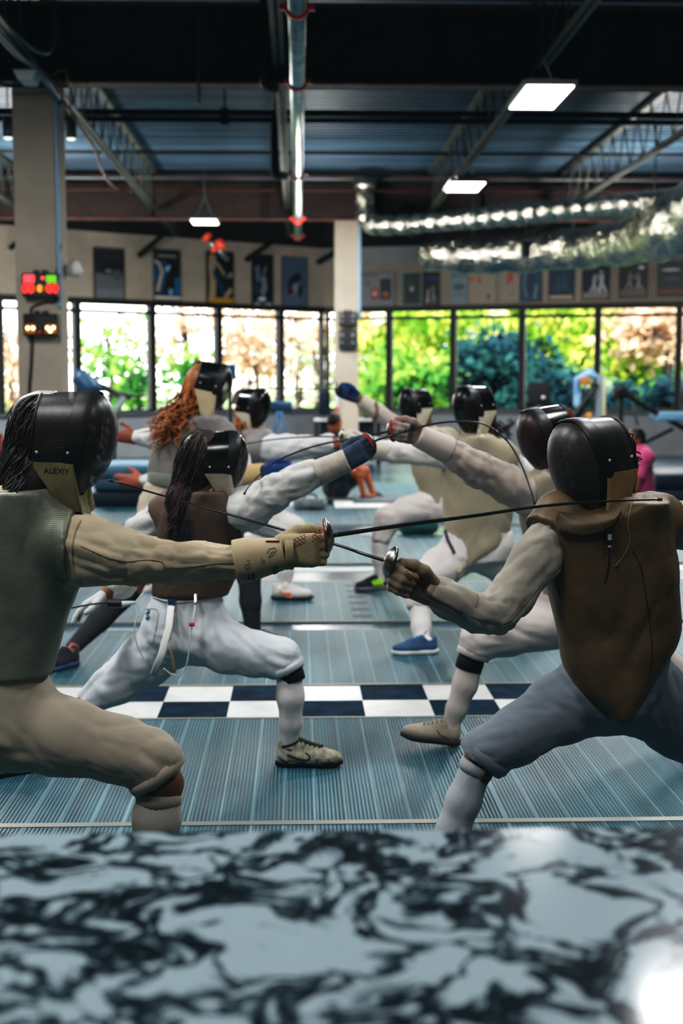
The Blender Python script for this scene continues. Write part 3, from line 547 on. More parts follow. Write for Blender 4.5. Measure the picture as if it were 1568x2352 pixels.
# --- outside: hillside, trees
e = MB(); xs_ = np.linspace(-45, 45, 60); ys_ = np.linspace(31.5, 75, 40)
V = np.array([(x, y, 0) for y in ys_ for x in xs_]); V[:, 2] = -.15 + np.clip((V[:, 1] - 36) * (.02 + .075 * (1 / (1 + np.exp(-(V[:, 0] - 4) * .5)))), 0, 9) + .25 * pn(V * .35); fs = [(j * 60 + i, j * 60 + i + 1, (j + 1) * 60 + i + 1, (j + 1) * 60 + i) for j in range(39) for i in range(59)]
V = V[:]; inside = V[:, 1] < 33.5; V[inside, 2] = -.2
M_grass = mat('sunny_grass_bank', '18303a', .95, col2='7fa83c', scale=.35, contrast=(.45, .62))  # noise colours paint sunlit grass patches on a shaded slope
top(mk('grassy_bank', V, fs, M_grass), kind='structure')
def leafmat(name, cols, tr=.35):
    m, t, b = nt(name); oi = N(t, 'TexCoord'); n = N(t, 'TexNoise', Scale=1.1, Detail=3.0); t.links.new(oi.outputs['Object'], n.inputs['Vector']); r = N(t, 'ValToRGB'); el = r.color_ramp.elements
    while len(el) < len(cols): el.new(.5)
    for i, c in enumerate(cols): el[i].position = .3 + .4 * i / (len(cols) - 1); el[i].color = C(c)
    t.links.new(n.outputs['Fac'], r.inputs[0]); t.links.new(r.outputs[0], b.inputs['Base Color']); b.inputs['Roughness'].default_value = .7; b.inputs['Specular IOR Level'].default_value = .1
    tl = N(t, 'BsdfTranslucent'); t.links.new(r.outputs[0], tl.inputs[0]); mx = N(t, 'MixShader'); mx.inputs[0].default_value = tr; t.links.new(b.outputs[0], mx.inputs[1]); t.links.new(tl.outputs[0], mx.inputs[2]); t.links.new(mx.outputs[0], t.nodes['Material Output'].inputs[0]); return m
LM = dict(yg=leafmat('leaf_yellow_green', ['2c5a1c', '6a9a2c', 'c0cc58', 'ead898']), g=leafmat('leaf_green', ['12402a', '3c7830', '8ab048', '1f5038']), o=leafmat('leaf_autumn', ['6a6a70', 'c09a7c', 'ecd0b4', 'd8b090']), d=leafmat('leaf_dark', ['0a1e2a', '10303c', '1a4440', '0c2430'], .1), w=leafmat('leaf_pale', ['b8b0a0', 'e0d8c0', '8ea060', '70808a']))
M_bark = mat('bark', '2a2420', .9)
def tree(px, py, Y, rad, kind, nleaf, lab, size=.2, seed=0, trunk=True, squash=1.0):
    c = P(px, py, Y); rs = np.random.RandomState(seed + int(px)); nleaf = nleaf * (.62 if kind in 'ow' and px < 760 else 1); root = empty('tree', (c[0], c[1], 0)); top(root, lab, 'tree', 'trees outside the windows')
    n = int(nleaf); k = 9; cl = rs.normal(size=(k, 3)); cl /= np.linalg.norm(cl, axis=1)[:, None]; cl *= rad * np.array([.75, .6, .6 * squash]) * rs.uniform(.3, 1, (k, 1))
    p = cl[rs.randint(0, k, n)] + rs.normal(size=(n, 3)) * rad * .27 * np.array([1, 1, squash]) + c; p[:, 2] = np.maximum(p[:, 2], .15)
    u = rs.normal(size=(n, 3)); u /= np.linalg.norm(u, axis=1)[:, None]; w = np.cross(u, rs.normal(size=(n, 3))); w /= np.linalg.norm(w, axis=1)[:, None]; s = size * rs.uniform(.5, 1.2, (n, 1))
    V = np.stack([p - u * s, p + w * s * .5, p + u * s, p - w * s * .5], 1).reshape(-1, 3); mk('foliage', V, np.arange(4 * n).reshape(-1, 4), LM[kind], root, False)
    if trunk:
        e = MB(); e.tube(cr([(c[0], c[1], -.3), c + np.array([.1, 0, -rad * .4]), c + np.array([-.05, 0, rad * .5])], 4), [.16] * 4 + [.1] * 4 + [.05], 7)
        for b_ in range(4): e.tube([c + np.array([0, 0, -rad * .2 + b_ * .1]), c + cl[b_] * .8], .035, 5)
        e.build('trunk', M_bark, root, True)
T = [(1300, 945, 37, .75, 'd', 1200, 'dark low shrub standing in for the hillside right of the padded gym seat'), (1430, 940, 37.5, .85, 'd', 1300, 'dark low shrub standing in for the hillside above the slanting machine frame'), (1540, 935, 37, .8, 'd', 1000, 'dark low shrub standing in for the hillside at the right edge of the windows'), (20, 840, 40, 2.0, 'o', 1100, 'orange brown tree seen left of the left pillar'), (250, 830, 46, 1.9, 'g', 420, 'sparse bright green tree in the pane right of the left pillar'), (310, 900, 41, 1.1, 'g', 260, 'low green bush in the pane right of the left pillar'), (420, 760, 44, 1.5, 'o', 420, 'pale autumn tree in the second pane from the left pillar'), (450, 860, 42, 1.2, 'g', 240, 'small green bush behind the red haired fencer'), (560, 800, 43, 2.1, 'o', 1500, 'orange and pink autumn tree in the third pane from the left pillar'), (575, 905, 40, 1.1, 'w', 500, 'pale bush low in the third pane from the left pillar'), (680, 780, 43, 1.4, 'o', 700, 'autumn tree in the pane left of the central pillar'), (725, 860, 41, 1.2, 'w', 420, 'washed out pale tree beside the central pillar'),  # opening dark shrubs added in place of the dark embankment
     (855, 760, 44, 1.6, 'o', 900, 'pinkish autumn tree just right of the central pillar'), (870, 880, 40, 1.2, 'g', 700, 'green bush just right of the central pillar'), (965, 770, 42, 2.2, 'yg', 2600, 'lime green tree in the second pane right of the central pillar'), (960, 890, 39, 1.3, 'g', 1100, 'bright green shrub low behind the far right mask'), (1090, 760, 47, 2.0, 'g', 1500, 'green tree high in the third pane right of the central pillar'), (1130, 850, 39, 1.5, 'd', 2600, 'dark blue green conifer in the third pane right of the central pillar'), (1080, 900, 40, 1.1, 'o', 400, 'small orange bush beside the dark conifer'), (1250, 760, 44, 2.2, 'yg', 2800, 'yellow green tree in the fourth pane right of the central pillar'), (1330, 720, 46, 2.0, 'g', 1600, 'green tree high before the right mullion'), (1440, 770, 42, 2.1, 'yg', 2800, 'glowing yellow tree in the right-hand pane'), (1530, 740, 40, 1.6, 'o', 1300, 'reddish tree at the right edge of the windows'), (1250, 900, 38, 1.3, 'd', 1500, 'dark shrub behind the gym machines'), (1480, 700, 50, 2.4, 'g', 1500, 'tall green tree behind the yellow one')]
for i, (px, py, Y, rad, kd, nl, lab) in enumerate(T): tree(px, py, Y, rad, kd, nl, lab, .2, i)
wd = bpy.data.worlds.new('world'); SC.world = wd; wd.use_nodes = True; bg = wd.node_tree.nodes['Background']
tw = wd.node_tree; tc = N(tw, 'TexCoord'); sx = N(tw, 'SeparateXYZ'); tw.links.new(tc.outputs['Generated'], sx.inputs[0]); rr = N(tw, 'ValToRGB'); rr.color_ramp.elements[0].position = .45; rr.color_ramp.elements[1].position = .75; rr.color_ramp.elements[0].color = (1, .97, .9, 1); rr.color_ramp.elements[1].color = (.72, .86, 1, 1)
mr = N(tw, 'MapRange'); mr.inputs[1].default_value = -1; tw.links.new(sx.outputs[2], mr.inputs[0]); tw.links.new(mr.outputs[0], rr.inputs[0]); tw.links.new(rr.outputs[0], bg.inputs[0]); bg.inputs[1].default_value = 7
sl = bpy.data.lights.new('sun', 'SUN'); sl.energy = 16; sl.angle = .01; sl.color = (1, .93, .78); so = bpy.data.objects.new('sun', sl); COL.objects.link(so); so.rotation_euler = Vector((.35, .75, -.62)).to_track_quat('-Z', 'Y').to_euler()
# area lamps where the gym's other fixtures hang
for c, pw in (((-1.8, 1.6, 4.3), 105), ((1.6, 1.6, 4.3), 45), ((-2.4, 4.6, 4.3), 200), ((2.4, 4.6, 4.3), 105), ((-3.5, 9, 4.3), 210), ((2.45, 7.85, 4.3), 140), ((-5.5, 16, 4.3), 260), ((4.8, 16, 4.3), 260), ((1.2, 19.5, 4.3), 200)): lamp(c, .45, 1.2, pw)
for c, pw in (((-4.2, 20.5, 3.5), 520), ((5.5, 20.5, 3.5), 460), ((0.2, 21.2, 3.5), 240), ((-8.5, 19, 3.5), 380)):  # extra point lights, no fixture here, added to brighten back walls and deck
    l = bpy.data.lights.new('back_fill_light', 'POINT'); l.energy = pw; l.shadow_soft_size = .25; l.color = (1, .97, .93); o = bpy.data.objects.new('back_fill_light', l); COL.objects.link(o); o.location = c
# ================================================================= FENCERS
def prim_d_c(p, X):
    d = _pd(p[:5], X)
    for q, nn in p[5]: d = np.maximum(d, (X - np.array(q)) @ unit(nn))
    return d
_pd = prim_d
def prim_d(p, X): return prim_d_c(p, X) if p[0] == 'c' and len(p) > 5 else _pd(p, X)
def nd(ls): return [(P(x, y, Y), r) for x, y, Y, r in ls]
def chain(n, cuts=()):
    out = []
    for i in range(len(n) - 1):
        p = ('c', n[i][0], n[i + 1][0], n[i][1], n[i + 1][1]); out.append(p + (list(cuts),) if cuts and i >= len(n) - 3 else p)
    return out
def segs_of(n): return [(n[i][0], n[i + 1][0], max(n[i][1], n[i + 1][1])) for i in range(len(n) - 1)]
def rows(rs, Y, dep, grow=0, py_to=None):
    out = []
    for r in rs:
        py, l, rr = r[:3]; yy = Y + (r[3] if len(r) > 3 else 0); dd = r[4] if len(r) > 4 else dep
        if py_to and py > py_to: continue
        a, c = P(l, py, yy), P(rr, py, yy); out.append((a[2], (a[0] + c[0]) / 2, yy, (c[0] - a[0]) / 2 + grow, dd + grow))
    return out
def cloth(col, col2=None, name=None, sc=5, rough=.85):
    return mat(name or 'cloth_' + col, col, rough, col2=col2 or col, scale=sc, contrast=(.35, .7), bump=.12, bscale=700, spec=.25, sheen=.15)
def lame_mat(name, a, c, per=.0042, metal=.3, rough=.5):
    if name in MC: return MC[name]
    m, t, b = nt(name); MC[name] = m; co = N(t, 'TexCoord'); w = N(t, 'TexWave', Scale=.314 / per, Distortion=.8, Detail=1.0); w.inputs['Detail Scale'].default_value = .5; w.bands_direction = 'Z'; t.links.new(co.outputs['Object'], w.inputs['Vector'])
    n = N(t, 'TexNoise', Scale=5.0, Detail=6.0, Roughness=.65); t.links.new(co.outputs['Object'], n.inputs['Vector']); r = N(t, 'ValToRGB'); r.color_ramp.elements[0].position = .35; r.color_ramp.elements[1].position = .68; r.color_ramp.elements[0].color = C(a); r.color_ramp.elements[1].color = C(c); t.links.new(n.outputs['Fac'], r.inputs[0])
    r2 = N(t, 'ValToRGB'); r2.color_ramp.elements[0].position = .05; r2.color_ramp.elements[1].position = .3; r2.color_ramp.elements[0].color = (.35, .35, .35, 1); t.links.new(w.outputs['Fac'], r2.inputs[0])
    mx = N(t, 'Mix'); mx.data_type = 'RGBA'; mx.blend_type = 'MULTIPLY'; mx.inputs[0].default_value = .8; t.links.new(r.outputs[0], mx.inputs[6]); t.links.new(r2.outputs[0], mx.inputs[7]); t.links.new(mx.outputs[2], b.inputs['Base Color'])
    b.inputs['Metallic'].default_value = metal; b.inputs['Roughness'].default_value = rough
    n2 = N(t, 'TexNoise', Scale=300.0); t.links.new(co.outputs['Object'], n2.inputs['Vector']); bp = N(t, 'Bump', Strength=.3, Distance=.002); t.links.new(n2.outputs['Fac'], bp.inputs['Height']); t.links.new(bp.outputs[0], b.inputs['Normal']); return m
def mesh_mat(name, wire, hole=.42, per=.0032, rough=.35, dot=.5):
    if name in MC: return MC[name]
    m, t, b = nt(name); MC[name] = m; uv = N(t, 'UVMap'); sp = N(t, 'SeparateXYZ'); t.links.new(uv.outputs[0], sp.inputs[0]); h = []; dts = []
    for k in (0, 1):
        a = N(t, 'Math', _operation='MULTIPLY'); a.inputs[1].default_value = 1 / per; t.links.new(sp.outputs[k], a.inputs[0]); f = N(t, 'Math', _operation='FRACT'); t.links.new(a.outputs[0], f.inputs[0]); h.append(f)
    def lt(x, v): q = N(t, 'Math', _operation='LESS_THAN'); q.inputs[1].default_value = v; t.links.new(x.outputs[0], q.inputs[0]); return q
    def mul(a, c): q = N(t, 'Math', _operation='MULTIPLY'); t.links.new(a.outputs[0], q.inputs[0]); t.links.new(c.outputs[0], q.inputs[1]); return q
    ho = mul(lt(h[0], hole ** .5), lt(h[1], hole ** .5)); gt = []
    for x in h: q = N(t, 'Math', _operation='GREATER_THAN'); q.inputs[1].default_value = hole ** .5 + .02; t.links.new(x.outputs[0], q.inputs[0]); gt.append(q)
    dt = mul(*gt); mx = N(t, 'Mix'); mx.data_type = 'RGBA'; mx.inputs[6].default_value = C('08090a'); mx.inputs[7].default_value = C(wire); d2 = N(t, 'Math', _operation='MULTIPLY'); d2.inputs[1].default_value = dot; t.links.new(dt.outputs[0], d2.inputs[0]); t.links.new(d2.outputs[0], mx.inputs[0]); t.links.new(mx.outputs[2], b.inputs['Base Color'])  # pale dots at the wire crossings are painted sparkle
    b.inputs['Metallic'].default_value = .35; b.inputs['Roughness'].default_value = rough
    tr = N(t, 'BsdfTransparent'); ms = N(t, 'MixShader'); hv = N(t, 'Math', _operation='MULTIPLY'); hv.inputs[1].default_value = .6; t.links.new(ho.outputs[0], hv.inputs[0]); t.links.new(hv.outputs[0], ms.inputs[0]); t.links.new(b.outputs[0], ms.inputs[1]); t.links.new(tr.outputs[0], ms.inputs[2]); t.links.new(ms.outputs[0], t.nodes['Material Output'].inputs[0]); return m
M_skin = mat('skin_tan', '6b432a', .6, col2='54331f', scale=8); M_skin2 = mat('skin_warm', '8a4630', .6, col2='703624', scale=8)
M_blade = mat('foil_steel', '3c3e3f', .3, 1.0); M_guard = mat('guard_steel', '8f8f88', .28, 1.0, col2='5c5a54', scale=30)
M_enamel = mat('black_enamel', '0a0b0c', .18, spec=.6)
M_trim = mat('mask_trim', '101112', .4); M_silver = mat('silver_strap', 'b5b5ac', .3, .25)
def skin(D, name, Yh):
    pass
def grid(name, rowsP, m, parent, uv=None, closed=False, smooth=True):
    R = np.array(rowsP); a, c = R.shape[:2]; f = [(i * c + j, i * c + (j + 1) % c, (i + 1) * c + (j + 1) % c, (i + 1) * c + j) for i in range(a - 1) for j in range(c if closed else c - 1)]
    return mk(name, R.reshape(-1, 3), f, m, parent, smooth, uv=None if uv is None else np.array(uv).reshape(-1, 2))
def oval(ph, W, H):
    a, b = math.cos(ph), math.sin(ph); e = 2 / 2.35; w = W * (1 - .24 * max(0, -b) ** 1.6); return np.array([w * math.copysign(abs(a) ** e, a), H * math.copysign(abs(b) ** e, b)])
def mask(parent, c, f, u, sc=1.0, mm=None, bibm=None, trim=None, drop=.06, strap=True, style='mesh', bib_top=-20, sidem=None, L0=.12):
    f, s, u = basis(f, u); W, H, B = .1 * sc, .142 * sc, .088 * sc; c = np.array(c); lo = math.radians(bib_top)
    xf = lambda b: (.018 + .026 * b / .142) * sc if False else .018 * sc + .17 * b
    pt = lambda o, fw: c + s * o[0] + u * o[1] + f * fw
    # dome
    R, U = [], []; n = 48
    for r in np.linspace(1, 0.02, 16):
        ph = [2 * math.pi * j / n for j in range(n + 1)]; R.append([pt(oval(p, W, H) * r, xf(oval(p, W, H)[1] * r) + B * (1 - r ** 2.1) ** .62) for p in ph]); U.append([oval(p, W, H) * r * (1 + .25 * r * r) for p in ph])
    root = grid('mask', R, mm, parent, U)
    # side band
    R, U = [], []; n = 44; phs = np.linspace(lo, math.pi - lo, n); Lf = lambda p: sc * (L0 + .012 * math.sin(p))
    Wb, Hb = W * .99, H * .985
    for q in np.linspace(0, 1, 8): R.append([pt(oval(p, Wb, Hb) * (1 - .05 * q * q), xf(oval(p, W, H)[1]) - Lf(p) * q) for p in phs]); U.append([(p * .12 * sc, Lf(p) * q) for p in phs])
    grid('side_mesh', R, sidem or mm, root, U)
    back = R[-1]
    # seam band, slightly proud
    R2 = []; ph = np.linspace(0, 2 * math.pi, 49)
    for q, g in ((-.03, 1.012), (-.015, 1.02), (0, 1.022), (.012, 1.015), (.022, .985)): R2.append([pt(oval(p, W, H) * g, xf(oval(p, W, H)[1]) + q * sc * (1 if q < 0 else 1)) for p in ph])
    grid('seam_band', R2, M_trim, root)
    MB().tube(back, .0045 * sc, 8, ref=f).build('edge_trim', trim or M_trim, root, True)
    e = MB()
    for sg in (0, 1):
        for q in (.15, .85):
            p = lo + .05 if sg else math.pi - lo - .05; o = oval(p + (.12 if sg else -.12), W, H); e.sphere(pt(o * 1.01, xf(o[1]) - Lf(p) * q), .005 * sc, 8)
    e.build('rivet', M_silver, root, True)
    # bib
    top_ = [pt(oval(lo, Wb, Hb) * 1.02, xf(oval(lo, W, H)[1]) - Lf(lo) * q) for q in np.linspace(1, 0, 7)] + [pt(oval(p, W, H) * 1.0, xf(oval(p, W, H)[1]) - .004) for p in np.linspace(lo, -math.pi - lo, 26)[1:-1]] + [pt(oval(math.pi - lo, Wb, Hb) * 1.02, xf(oval(lo, W, H)[1]) - Lf(lo) * q) for q in np.linspace(0, 1, 7)]
    R = []; k = len(top_)
    for j, q in enumerate(np.linspace(0, 1, 9)):
        row = []
        for i, p in enumerate(top_):
            x = abs(i / (k - 1) - .5) * 2; d = (drop * (1 - x * x * .2) + H * .62 * min(1, x * 1.5) ** 1.4) * q; rel = p - c; so = np.dot(rel, s); fo = np.dot(rel, f)
            row.append(p - u * d - s * so * (.28 * q * q) - f * (fo * .55 - .0) * q * (1 if x > .3 else .8) + f * .03 * q + (s * np.sign(so) + f * .5) * .006 * math.sin(i * 1.1 + q * 5) * q)
        R.append(row)
    bo = grid('bib', R, bibm, root)
    if strap:
        o = oval(math.pi / 2, Wb, Hb) * .93; p0 = pt(o, xf(H) - Lf(math.pi / 2)); q = cr([p0 + f * .03, p0 - f * .025 * sc - u * .004 * sc, p0 - f * .07 * sc - u * .035 * sc, p0 - f * .095 * sc - u * .115 * sc], 8)
        MB().tube(q, [.032 * sc] * 17 + list(np.linspace(.032, .02, len(q) - 17) * sc), 12, ref=u, flat=.3).build('back_strap', M_silver, root, True)
    return root, dict(f=f, s=s, u=u, c=c, pt=pt, oval=lambda p: oval(p, W, H), xf=xf, W=W, H=H, L=Lf, sc=sc)
def hand_prims(w, f, u, n, s=1.0, grip=True):
    f, u, n = unit(f), unit(u), unit(n); q = lambda a, b, c: np.array(w) + s * (f * a + u * b + n * c); k = .012; pr = []
    for b in (.026, .009, -.009, -.026): pr.append((('c', q(.01, b * .7, 0), q(.085, b, .004), .02 * s, .0155 * s), .014))
    for i, b in enumerate((.029, .009, -.011, -.03)):
        l = (1, 1.08, 1.0, .82)[i]; r = (.0118, .0118, .0112, .01)[i] * s
        pts = [q(.082, b, .002), q(.082 + .034 * l, b * .95, -.006), q(.082 + .036 * l, b * .9, -.036 * l), q(.082 + .012 * l, b * .88, -.05 * l), q(.066, b * .86, -.042)] if grip else [q(.082, b, .002), q(.082 + .04 * l, b * 1.1, -.004), q(.082 + .066 * l, b * 1.15, -.016), q(.082 + .082 * l, b * 1.15, -.03)]
        for j in range(len(pts) - 1): pr.append((('c', pts[j], pts[j + 1], r * (1 - .05 * j), r * (1 - .05 * (j + 1))), .004))
    th = [q(.015, .026, -.012), q(.05, .046, -.028), q(.082, .05, -.03), q(.112, .042, -.028)] if grip else [q(.015, .026, -.01), q(.045, .055, -.02), q(.07, .07, -.028), q(.095, .075, -.03)]
    for j in range(3): pr.append((('c', th[j], th[j + 1], (.017 - .002 * j) * s, (.015 - .0015 * j) * s), .008))
    return pr
def glove(parent, w, f, u, n, m, s=1.0, h=.004, name='glove', grip=True, seed=0):
    V, Q = sdf(hand_prims(w, f, u, n, s, grip), h, .01, pad=.012); V = relax(V, Q, 1, .4); Nn = vnorm(V, Q); V = V + Nn * (.0012 * pn(V * 90 + seed))[:, None]; return mk(name, V, Q, m, parent)
def cuff(parent, a, c, ra, rc, m, name='glove_cuff', th=.004, squash=None):
    a, c = np.array(a), np.array(c); L = np.linalg.norm(c - a); pr = [(ra - th, L * .12), (ra - th, 0), (ra, -.001), (ra * 1.01, L * .06), (ra * .97 + rc * .03, L * .3), ((ra + rc) / 2 * .99, L * .6), (rc * 1.03, L * .92), (rc, L), (rc - .01, L)]
    e = MB().lathe(pr, a, c - a, 28); V = np.array(e.v); V = V + .003 * np.stack([pn(V * 14), pn(V * 14 + 9), pn(V * 14 + 21)], 1); return mk(name, V, e.f, m, parent)
def foil(gc, d, blade, lab, pad='a02622', gr=.05, r0=.0045, r1=.002, gripL=.1, pommel=True):
    d = unit(d); gc = np.array(gc); root = empty('foil', gc); top(root, lab, 'foil', 'fencing foils')
    MB().lathe([(0, .012), (gr * .35, .011), (gr * .7, .004), (gr * .95, -.006), (gr, -.011), (gr * .95, -.012), (gr * .6, -.004), (0, .004)], gc, d, 26).build('guard', M_guard, root, True)
    MB().lathe([(0, -.004), (gr * .93, -.0125), (gr * .93, -.0155), (gr * .5, -.013), (0, -.011)], gc, d, 20).build('guard_pad', mat('pad_' + pad, pad, .8), root, True)
    q = cr([gc] + [np.array(b) for b in blade], 7); MB().tube(q, list(np.linspace(r0, r1, len(q))), 6).build('blade', M_blade, root, True)
    MB().tube([q[-1] - unit(q[-1] - q[-2]) * .012, q[-1]], r1 * 1.7, 8).build('tip', M_black, root, True)
    if gripL: MB().tube([gc - d * .012, gc - d * .05, gc - d * gripL], [.011, .013, .011], 10).build('grip', M_black, root, True)
    return root
def shoe(parent, heel, d, L, m_up, m_sole, toe_up=0, extras=(), h=.006, lace='16181a', width=1.0, tongue=None):
    d = unit(np.array(d) * np.array([1, 1, 0])); s = np.array([d[1], -d[0], 0.]); z = np.array([0, 0, 1.]); k = L / .27; ct, st = math.cos(toe_up), math.sin(toe_up); fx, fz = d * ct + z * st, z * ct - d * st
    X = lambda V: np.array(heel) + (np.asarray(V)[:, :1] * fx + np.asarray(V)[:, 1:2] * s * width + np.asarray(V)[:, 2:3] * fz) * k
    I = None; pr = [('c', (.04, 0, .045), (.036, 0, .085), .033, .027), ('c', (.05, 0, .045), (.17, 0, .04), .036, .037), ('e', (.205, 0, .036), I, (.062, .044, .03)), ('c', (.085, 0, .085), (.165, 0, .054), .027, .024), ('e', (.16, .004, .035), I, (.08, .045, .03))]
    V, Q = sdf(pr, h / k, .02, cuts=[((0, 0, .017), (0, 0, -1))], subs=[(('c', (.055, 0, .1), (.06, 0, .16), .027, .034), .008)], pad=.02); V = relax(V, Q, 2, .4)
    up = mk('shoe', X(V), Q, m_up, parent)
    out = [(.0, .0)] ; t = np.linspace(0, 1, 15); wd = np.interp(t, [0, .06, .2, .45, .7, .88, 1], [.012, .03, .038, .036, .047, .04, .008])
    poly = [(x * .272, w) for x, w in zip(t, wd)] + [(x * .272, -w) for x, w in zip(t[::-1], wd[::-1])]
    e = MB(); n = len(poly); b_ = lambda x: .010 * max(0, (x - .2) / .07) ** 2 + .006 * max(0, (.03 - x) / .03)
    lay = [[(x, y * .96, b_(x)) for x, y in poly], [(x, y * 1.05, .012 + b_(x) * .5) for x, y in poly], [(x, y * 1.03, .026) for x, y in poly]]
    vs = [p for l in lay for p in l]; e.add(X(vs), [tuple(range(n))[::-1], tuple(range(2 * n, 3 * n))] + [(j * n + i, j * n + (i + 1) % n, (j + 1) * n + (i + 1) % n, (j + 1) * n + i) for j in (0, 1) for i in range(n)]); e.build('sole', m_sole, up, True)
    def surf(x, zz, sg):
        dd = (V[:, 0] - x) ** 2 + (V[:, 2] - zz) ** 2 + np.where(V[:, 1] * sg > .004, 0, 1); i = np.argmin(dd); return (x, V[i, 1] + sg * .0015, zz)
    def topz(x, y): dd = (V[:, 0] - x) ** 2 + (V[:, 1] - y) ** 2 - V[:, 2] * .0006 * 2; i = np.argmin(dd); return V[i, 2]
    e = MB()
    for i in range(5): x = .1 + .018 * i; e.tube(X([(x + .006 * abs(yy) / .02, yy, topz(x, yy) + .002) for yy in (-.02, -.008, .008, .02)]), .0035 * k, 6)
    e.tube(X([(.085, -.004, .112), (.078, -.012, .125), (.07, -.01, .13)]), .0035 * k, 5); e.build('laces', mat('lace_' + lace, lace, .8), up, True)
    for nm, m, polyl, wd in extras:
        for sg in (-1, 1):
            pp = [surf(x, zz, sg) for x, zz in cr([(a, b) for a, b in polyl], 4)]; MB().tube(X(pp), wd * k, 6).build(nm, m, up, True)
    if tongue:
        MB().tube(X([(x, 0, topz(x, 0) - .003) for x in np.linspace(.085, .19, 8)]), .012 * k, 8).build('tongue', tongue, up, True)
        MB().tube(X([(.058 + .036 * math.cos(a), .03 * math.sin(a), .092 + .014 * math.cos(a)) for a in np.linspace(0, 2 * math.pi, 20)]), .008 * k, 7).build('collar', tongue, up, True)
    return up
def strands(name, roots, tips, m, parent, n, spread=.03, wav=.015, r=.0035, seed=1, freq=6, base=None):
    """hair: many thin tapering locks from points near roots to points near tips"""
    rs = np.random.RandomState(seed); e = MB(); roots, tips = np.array(roots), np.array(tips)
    if base is not None:
        V, Q = base; e.v = [tuple(x) for x in V]; e.f = [tuple(int(i) for i in q) for q in Q]; e.mi = [0] * len(Q)
    for _ in range(n):
        w = rs.dirichlet(np.ones(len(roots)) * .6); a = w @ roots + rs.normal(size=3) * spread * .5; c = rs.dirichlet(np.ones(len(tips)) * .6) @ tips + rs.normal(size=3) * spread; ph = rs.uniform(0, 6.28, 3); mid = (a + c) / 2 + rs.normal(size=3) * spread * .6; pts = []
        for t in np.linspace(0, 1, 9): pts.append((1 - t) ** 2 * a + 2 * t * (1 - t) * mid + t * t * c + wav * t * np.array([math.sin(freq * t * 3 + ph[0]), math.sin(freq * t * 3 + ph[1]), .4 * math.sin(freq * t * 3 + ph[2])]))
        e.tube(pts, [r] * 7 + [r * .7, r * .2], 4)
    return mk(name, e.v, e.f, m, parent)
def locks(name, base, flow, m, parent, n, L=.09, r=.003, wav=.006, seed=1, lim=None):
    """hair as overlapping locks that start on the base volume and follow its surface along the flow direction"""
    V, Q = base; Nn = vnorm(V, Q); rs = np.random.RandomState(seed); e = MB(); e.v = [tuple(x) for x in V]; e.f = [tuple(int(i) for i in q) for q in Q]; e.mi = [0] * len(Q); flow = unit(flow)
    for i in rs.randint(0, len(V), n):
        if lim is not None and np.dot(V[i] - lim[0], lim[1]) > 0: continue
        p = V[i].copy(); pts = []; k = i; ph = rs.uniform(0, 6.28, 2); l = L * rs.uniform(.6, 1.3)
        for t in np.linspace(0, 1, 8):
            nn = Nn[k]; d = unit(flow - nn * np.dot(flow, nn) * (1 if t < .7 else .3) + rs.normal(size=3) * .12); sd = np.cross(nn, d)
            pts.append(p + nn * (.001 + .004 * math.sin(t * 3.1)) + sd * wav * math.sin(t * 9 + ph[0]) * t); p = p + d * l / 7; k = np.argmin(((V - p) ** 2).sum(1))
        e.tube(pts, [r * .6] + [r] * 5 + [r * .7, r * .15], 4)
    return mk(name, e.v, e.f, m, parent)
def haircap(D, extra=(), cut=.03):
    f, _, u = basis(D['face'], D.get('fup', (0, 0, 1))); c = P(*D.get('maskc', D['head'])) - f * .042; I = np.stack([f, np.cross(f, u), u])
    if cut < 0: c = c + f * cut * .5
    V, Q = sdf([('e', c - f * .012 + u * .012, I, (.1, .083, .12)), ('c', c - f * .06 - u * .05, c - f * .055 - u * .12, .06, .05)] + list(extra), .009, .035, cuts=[(c + f * cut, f)] if cut > 0 else ()); return folds(V, Q, [(c + u * .1, c - u * .12, .1)], .005, 4, 5, 2), Q
